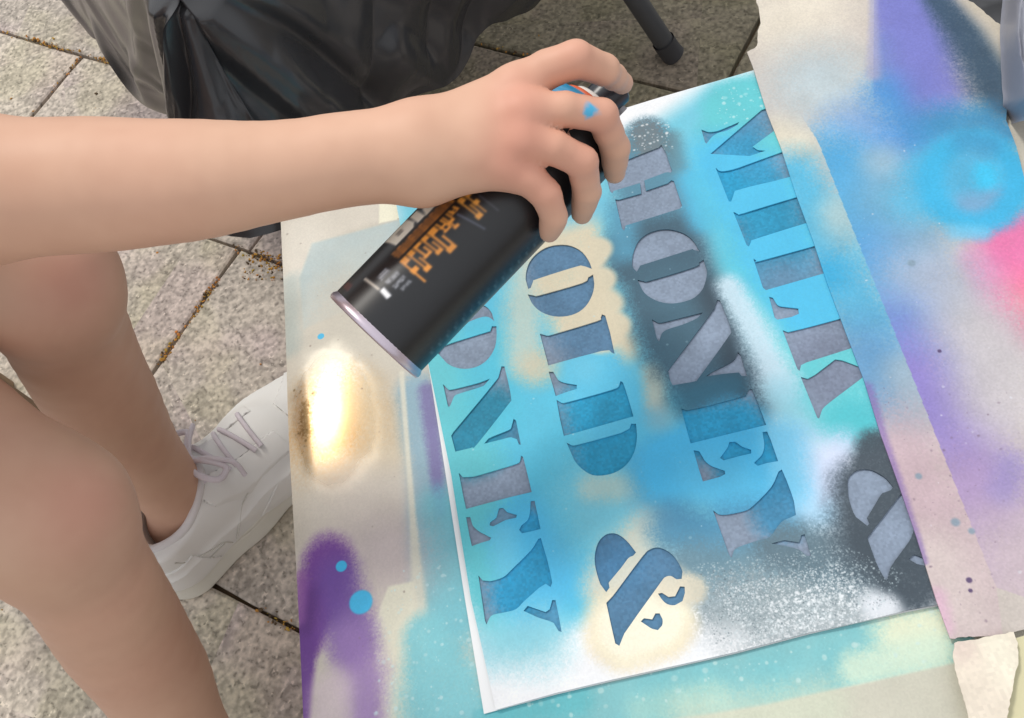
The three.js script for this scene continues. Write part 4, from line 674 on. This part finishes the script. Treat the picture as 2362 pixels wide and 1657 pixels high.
const torso = chain([Wd(-0.62, 0.52, -0.60, 0.11), Wd(-0.62, 0.62, -0.585, 0.102), Wd(-0.53, 0.77, -0.50, 0.112), Wd(-0.465, 0.85, -0.44, 0.095)], 0.06), girdle = chain([[shoulderL, 0.055], [V(-0.455, 0.865, -0.435), 0.060], [shoulderR, 0.052]], 0.04), hipsBar = cap(V(-0.615, 0.50, -0.675), V(-0.63, 0.50, -0.53), 0.098, 0.098);
const neckC = cap(V(-0.440, 0.875, -0.420), V(-0.370, 1.000, -0.410), 0.048, 0.045), headS = [cap(V(-0.370, 1.105, -0.410), V(-0.350, 1.075, -0.410), 0.088, 0.08), cap(V(-0.325, 1.030, -0.410), V(-0.297, 1.000, -0.410), 0.056, 0.036)], nose = cap(V(-0.270, 1.080, -0.410), V(-0.247, 1.045, -0.410), 0.010, 0.014), ears = [cap(V(-0.357, 1.075, -0.322), V(-0.353, 1.045, -0.325), 0.014, 0.010), cap(V(-0.357, 1.075, -0.498), V(-0.353, 1.045, -0.495), 0.014, 0.010)], eyes = [V(-0.267, 1.082, -0.378), V(-0.267, 1.082, -0.442)];
const armL = chain([[shoulderL, 0.05], [elbowL, 0.04], [handL, 0.028]], 0.03), handLs = chain([[handL, 0.026], [V(-0.42, 0.54, -0.475), 0.022]], 0.02), fingersL = [0, 1, 2, 3].map((i) => chain([[V(-0.445 + i * 0.014, 0.544, -0.475), 0.009], [V(-0.43 + i * 0.016, 0.543, -0.44), 0.008], [V(-0.425 + i * 0.016, 0.53, -0.418), 0.006]], 0.004));
function bodySdf(x, y, z) {
  let d = smin(torso(x, y, z), girdle(x, y, z), 0.06); d = smin(d, hipsBar(x, y, z), 0.06); d = smin(d, Math.min(legs[0](x, y, z), legs[2](x, y, z)), 0.04);
  let h = smin(headS[0](x, y, z), headS[1](x, y, z), 0.05); h = smin(h, nose(x, y, z), 0.012); h = smin(h, Math.min(ears[0](x, y, z), ears[1](x, y, z)), 0.008); for (const e of eyes) h = Math.max(h, 0.012 - Math.hypot(x - e.x - 0.012, y - e.y, z - e.z)); h = Math.max(h, -(Math.hypot((x + 0.257) * 1, (y - 1.013) * 2.6, (z + 0.41) * 0.6) - 0.010));
  d = smin(d, neckC(x, y, z), 0.03); d = smin(d, h, 0.02); d = smin(d, armChain(x, y, z), 0.03); d = smin(d, armL(x, y, z), 0.025);
  let l = handLs(x, y, z); for (const f of fingersL) l = smin(l, f(x, y, z), 0.005); return smin(d, l, 0.01);
}
const person = group('person', V(0, 0, 0)); tag(person, 'seated person in shorts and white sneakers leaning in to spray through the stencil', 'person');
{
  const hand = nets(handSdf, V(-0.36, 0.47, -0.50), V(0.10, 0.70, -0.26), 0.0026), leg = nets(legSdf, V(-0.50, 0.03, -0.53), V(-0.22, 0.55, -0.05), 0.0055), body = nets(bodySdf, V(-0.80, 0.33, -0.80), V(-0.20, 1.26, -0.20), 0.009);
  const g = mergeGeometries([hand, leg, body]), p = g.attributes.position, col = new Float32Array(p.count * 3);
  const red = [...[[1208, 252, 0.482], [1204, 322, 0.482], [1185, 195, 0.485], [1165, 385, 0.488], [1330, 132, 0.48], [1400, 270, 0.487], [1355, 372, 0.488], [1272, 452, 0.49]].map(([a, b, c]) => [atD(a, b, c), 0.017, 0.6]), [atH(195, 640, 0.48), 0.035, 0.9], [atH(225, 1140, 0.46), 0.035, 0.9]];
  let sd = 0.46; for (let i = 0; i < 200; i++) { const q = atD(1361, 254, sd); if (handSdf(q.x, q.y, q.z) < 0) break; sd += 0.0004; }
  const spot = atD(1361, 254, sd), bruise = atH(345, 1040, 0.20);
  for (let i = 0; i < p.count; i++) {
    const x = p.getX(i), y = p.getY(i), z = p.getZ(i); const tanAndShade = 1 - 0.2 * sstep(0.56, 0.50, y) ; let c = [0.725 * tanAndShade, 0.442 * tanAndShade, 0.312 * tanAndShade]; const n = vn3(x * 55, y * 55, z * 55) * 0.6 + vn3(x * 160, y * 160, z * 160) * 0.4 - 0.5; let r = 0.35 * (vn3(x * 22 + 9, y * 22, z * 22) - 0.4);  // skin darkens below the arms: leg shade painted in along with a tan
    for (const [q, R, a] of red) { const d = Math.hypot(x - q.x, y - q.y, z - q.z); r += a * Math.exp(-((d / R) ** 2)); }
    c = [c[0] * (1 + 0.09 * n - 0.02 * r), c[1] * (1 + 0.13 * n - 0.20 * r), c[2] * (1 + 0.14 * n - 0.18 * r)];
    const db = Math.hypot(x - bruise.x, y - bruise.y, z - bruise.z) / 0.016; if (db < 2) { const a = 0.35 * Math.exp(-db * db * 2); c = c.map((v, k) => v * (1 - a * [0.7, 0.8, 0.7][k])); }
    const ds = Math.hypot(x - spot.x, y - spot.y, z - spot.z) / 0.0040 + (vn3(x * 700, y * 700, z * 700) - 0.5) * 0.4; if (ds < 1.2) { const a = 1 - sstep(0.8, 1.15, ds); c = [lerp(c[0], 0.09, a), lerp(c[1], 0.46, a), lerp(c[2], 0.74, a)]; }
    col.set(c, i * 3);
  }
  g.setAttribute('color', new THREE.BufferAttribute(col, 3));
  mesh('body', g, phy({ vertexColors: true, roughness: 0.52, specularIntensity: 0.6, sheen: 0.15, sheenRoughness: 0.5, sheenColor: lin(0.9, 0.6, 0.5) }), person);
  const shirtS = (x, y, z) => { const d = smin(smin(torso(x, y, z), girdle(x, y, z), 0.06), smin(chain2(x, y, z), armUpL(x, y, z), 0.02), 0.03) - 0.012; return Math.max(d, 0.53 - y, -(neckC(x, y, z) - 0.012)); };
  const chain2 = cap(shoulderR, shoulderR.clone().lerp(elbowR, 0.5), 0.054, 0.054), armUpL = cap(shoulderL, shoulderL.clone().lerp(elbowL, 0.5), 0.054, 0.05);
  mesh('shirt', nets(shirtS, V(-0.80, 0.44, -0.75), V(-0.26, 1.0, -0.20), 0.009), std({ color: lin(0.05, 0.055, 0.07), roughness: 0.9 }), person);
  const t1 = cap(hip1[0], hip1[0].clone().lerp(knee1[0], 0.5), 0.088, 0.07), t2 = cap(hip2[0], hip2[0].clone().lerp(knee2[0], 0.5), 0.088, 0.068);
  mesh('shorts', nets((x, y, z) => Math.max(smin(smin(hipsBar(x, y, z), torso(x, y, z), 0.05), Math.min(t1(x, y, z), t2(x, y, z)), 0.04) - 0.007, y - 0.60), V(-0.80, 0.34, -0.82), V(-0.36, 0.64, -0.28), 0.009), std({ color: lin(0.10, 0.12, 0.17), roughness: 0.9 }), person);
  mesh('hair', nets((x, y, z) => Math.max(Math.min(headS[0](x, y, z) - 0.013, cap2(x, y, z)) + 0.006 * (vn3(x * 60, y * 20, z * 60) - 0.5), -(Math.hypot(x + 0.240, y - 1.045, z + 0.41) - 0.085)), V(-0.60, 0.86, -0.57), V(-0.22, 1.25, -0.25), 0.007), std({ color: lin(0.10, 0.06, 0.035), roughness: 0.6 }), person);
}
function cap2(x, y, z) { return (cap2.f ||= cap(V(-0.425, 1.075, -0.41), V(-0.51, 0.96, -0.41), 0.06, 0.035))(x, y, z); }
tag(mesh('stool', mergeGeometries([new THREE.CylinderGeometry(0.15, 0.15, 0.03, 40).translate(-0.645, 0.383, -0.62), ...[0, 1, 2, 3].map((i) => new THREE.CylinderGeometry(0.014, 0.016, 0.37, 12).translate(-0.645 + 0.1 * Math.cos(i * 1.57 + 0.8), 0.185, -0.62 + 0.1 * Math.sin(i * 1.57 + 0.8)))].map((g) => g.toNonIndexed())), std({ color: lin(0.3, 0.2, 0.12), roughness: 0.6 })), 'low round wooden stool under the seated person', 'stool');

// ------------------------------------------------------------------ sneakers
function sneaker(flip) {
  const s = group('sneaker'), f2 = (x, z, e = 0) => { const a = [[0.036, 0, 0.033], [0.11, 0.001 * flip, 0.034], [0.185, 0.004 * flip, 0.0435], [0.222, 0.002 * flip, 0.039]]; let d = 9; for (let i = 0; i < 3; i++) { const [ax, az, ar] = a[i], [bx, bz, br] = a[i + 1], t = clamp(((x - ax) * (bx - ax) + (z - az) * (bz - az)) / ((bx - ax) ** 2 + (bz - az) ** 2)); d = smin(d, Math.hypot(x - ax - (bx - ax) * t, z - az - (bz - az) * t) - lerp(ar, br, t), 0.02); } return d - e; };
  const leather = phy({ color: lin(0.80, 0.79, 0.765), roughness: 0.5, clearcoat: 0.08 }), rubber = std({ color: lin(0.70, 0.675, 0.60), roughness: 0.65 }), lace = std({ color: lin(0.68, 0.62, 0.66), roughness: 0.9 }), lining = std({ color: lin(0.70, 0.67, 0.67), roughness: 0.95 }), dk = std({ color: lin(0.02, 0.02, 0.02), roughness: 0.6 }), stitch = std({ color: lin(0.62, 0.60, 0.55), roughness: 0.8 });
  const rb = (d, y0, y1, r, y) => { const a = d + r, b = Math.abs(y - (y0 + y1) / 2) - (y1 - y0) / 2 + r; return Math.min(Math.max(a, b), 0) + Math.hypot(Math.max(a, 0), Math.max(b, 0)) - r; };
  mesh('sole', nets((x, y, z) => rb(f2(x, z, 0.0045 + 0.0015 * Math.cos(clamp(y / 0.027) * 3)), 0.0005, 0.033, 0.006, y) + 0.0007 * sstep(0.0012, 0.0, Math.abs(y - 0.026)), V(-0.02, -0.01, -0.07), V(0.29, 0.05, 0.07), 0.0024), rubber, s);
  const bodyU = [cap(V(0.040, 0.04, 0), V(0.046, 0.088, 0), 0.034, 0.030), cap(V(0.046, 0.085, 0), V(0.095, 0.085, 0), 0.0315, 0.030), cap(V(0.09, 0.05, 0), V(0.165, 0.040, 0.002 * flip), 0.036, 0.036), cap(V(0.165, 0.034, 0.002 * flip), V(0.215, 0.026, 0.002 * flip), 0.040, 0.036), cap(V(0.085, 0.085, 0), V(0.165, 0.052, 0), 0.024, 0.026)];
  const solid = (x, y, z) => { let d = bodyU[0](x, y, z); for (let i = 1; i < 5; i++) d = smin(d, bodyU[i](x, y, z), 0.03); d = smin(d, Math.max(f2(x, z, -0.001), y - 0.05), 0.02); return d; };
  const rim = (x) => 0.096 + 0.018 * sstep(0.055, 0.11, x) + 0.006 * sstep(0.03, 0.0, x), hole = cap(V(0.058, 0.07, 0), V(0.056, 0.16, 0), 0.0255, 0.029), hole2 = cap(V(0.084, 0.085, 0), V(0.098, 0.16, 0), 0.025, 0.027);
  const open = (x, y, z) => smin(hole(x, y, z), hole2(x, y, z), 0.012);
  const upper = mesh('upper', nets((x, y, z) => { let d = solid(x, y, z); d += 0.0012 * Math.sin(x * 130 + y * 60) * sstep(0.06, 0.1, x) * sstep(0.18, 0.12, x) * sstep(0.03, 0.05, y); d = Math.max(d, 0.018 - y, -open(x, y, z)); return -smin(-d, -(y - rim(x)), 0.006); }, V(-0.01, 0.01, -0.06), V(0.28, 0.13, 0.06), 0.0022), leather, s);
  // padded collar roll
  const ring = []; for (let i = 0; i < 20; i++) { const a = i / 20 * Math.PI * 2, x = 0.068 + 0.047 * Math.cos(a), z = 0.030 * Math.sin(a); ring.push(V(x, rim(x) - 0.001, z)); }
  mesh('collar', new THREE.TubeGeometry(new THREE.CatmullRomCurve3(ring, true), 60, 0.0042, 10, true), lining, s);
  const surf = (x, z, lift = 0.001) => { let y = 0.13; while (y > 0.02 && solid(x, y, z) > 0) y -= 0.0008; return V(x, y + lift, z); };
  const side = (x, y, sgn, lift = 0.0006) => { let z = 0.07; while (z > 0.005 && solid(x, y, z * sgn) > 0) z -= 0.0005; return V(x, y, (z + lift) * sgn); };
  const tg = []; for (let i = 0; i < 6; i++) for (let k = 0; k < 5; k++) { const u = i / 5; const q = surf(lerp(0.155, 0.092, u), lerp(-0.017, 0.017, k / 4), 0.0025); if (i === 5) q.y = 0.118; if (i === 4) q.y = Math.max(q.y, 0.106); tg.push(q); }
  const ti = []; for (let i = 0; i < 5; i++) for (let k = 0; k < 4; k++) { const a = i * 5 + k; ti.push(a, a + 5, a + 1, a + 1, a + 5, a + 6); }
  const tgG = new THREE.BufferGeometry().setFromPoints(tg); tgG.setIndex(ti); tgG.computeVertexNormals(); mesh('tongue', tgG, std({ color: lin(0.7, 0.69, 0.68), roughness: 0.9, side: THREE.DoubleSide }), s);
  for (let i = 0; i < 5; i++) { const x = 0.112 + i * 0.0145, P = []; for (let k = 0; k <= 8; k++) { const z = lerp(-0.022, 0.022, k / 8); P.push(surf(x + (i % 2 ? 1 : -1) * 0.004 * (k / 8 - 0.5) * 2, z, 0.0042)); } mesh('lace', tube(P, 0.0026, 20, 6), lace, s); }
  const panel = (name, f, off, m) => mesh(name, nets((x, y, z) => Math.max(solid(x, y, z) - off, f(x, y, z), -(solid(x, y, z) + 0.004)), V(-0.012, 0.02, -0.06), V(0.28, 0.13, 0.06), 0.0022), m, s);
  panel('heel_panel', (x, y, z) => Math.max(x - 0.050 - 0.35 * (0.07 - y), y - 0.066 - 0.1 * x, 0.03 - y), 0.0016, leather);
  panel('toe_cap', (x, y, z) => Math.max(0.205 - x + 1.2 * Math.max(0, Math.abs(z) - 0.012), 0.03 - y), 0.0014, leather);
  panel('eyestay', (x, y, z) => Math.max(0.098 - x + 0.3 * (0.09 - y), x - 0.185, 0.016 - Math.abs(z), Math.abs(z) - 0.036, 0.052 - y), 0.0018, leather);
  const lc = surf(0.112, 0, 0.006);
  for (const sg of [-1, 1]) { mesh('lace', tube([lc, lc.clone().add(V(-0.004, 0.006, 0.016 * sg)), lc.clone().add(V(0.006, -0.002, 0.034 * sg)), lc.clone().add(V(0.018, -0.006, 0.028 * sg)), lc.clone().add(V(0.008, 0.003, 0.010 * sg)), lc], 0.0030, 30, 6), lace, s); mesh('lace', tube([lc, lc.clone().add(V(0.012, 0.003, 0.012 * sg)), lc.clone().add(V(0.026, -0.008, 0.030 * sg)), lc.clone().add(V(0.024, -0.022, 0.038 * sg))], 0.0024, 20, 6), lace, s); }
  mesh('lace_knot', new THREE.SphereGeometry(0.0052, 14, 10).scale(1.2, 0.9, 1).translate(lc.x, lc.y + 0.001, lc.z), lace, s);
  for (const sg of [-1, 1]) {
    const seam = (pts, r, m) => mesh('seam', tube(pts.map(([a, b]) => side(a, b, sg)), r, 30, 5), m, s);
    seam([[0.036, 0.082], [0.042, 0.068], [0.060, 0.058], [0.075, 0.050], [0.080, 0.034]], 0.0007, stitch); seam([[0.085, 0.034], [0.098, 0.055], [0.112, 0.066], [0.125, 0.070]], 0.0007, stitch);
    seam([[0.118, 0.032], [0.135, 0.045], [0.15, 0.056]], 0.0010, leather); seam([[0.02, 0.055], [0.045, 0.048], [0.075, 0.046]], 0.0007, stitch);
  }
  // small black lettering across the heel
  for (const [a0, pts] of [[-0.011, [[0, 3], [2, 5], [4, 3], [3, 0], [1, 1]]], [-0.004, [[0, 4], [2, 0], [3, 3], [5, 1]]], [0.003, [[0, 0], [1, 4], [4, 4]]], [0.009, [[0, 4], [5, 5], [2, 5], [3, 0]]]]) {
    const P = pts.map(([u, v]) => { const z = a0 + u * 0.0011, y = 0.044 + v * 0.0012; let x = -0.01; while (x < 0.03 && solid(x, y, z) > 0) x += 0.0004; return V(x - 0.0005, y, z); }); mesh('heel_mark', tube(P, 0.0008, 16, 5), dk, s);
  }
  return s;
}
{
  const ank = atH(404, 1150, 0.105).setY(0), d = V(0.785, 0, -0.62).normalize(), s = sneaker(-1); s.rotation.y = Math.atan2(-d.z, d.x); s.position.copy(ank).addScaledVector(d, -0.086); s.scale.set(1.1, 1.1, 1.18);
  tag(s, 'white leather sneaker with loose lilac laces on the foot beside the table', 'sneaker', 'sneakers of the seated person');
  const ank2 = atH(565, 1930, 0.095), d2 = V(0.93, 0, -0.36).normalize(), s2 = sneaker(1); s2.rotation.y = Math.atan2(-d2.z, d2.x); s2.position.copy(ank2).setY(0).addScaledVector(d2, -0.086); s2.scale.setScalar(1.1);
  tag(s2, 'white leather sneaker on the other foot of the seated person', 'sneaker', 'sneakers of the seated person');
}
renderer.render(scene, camera);
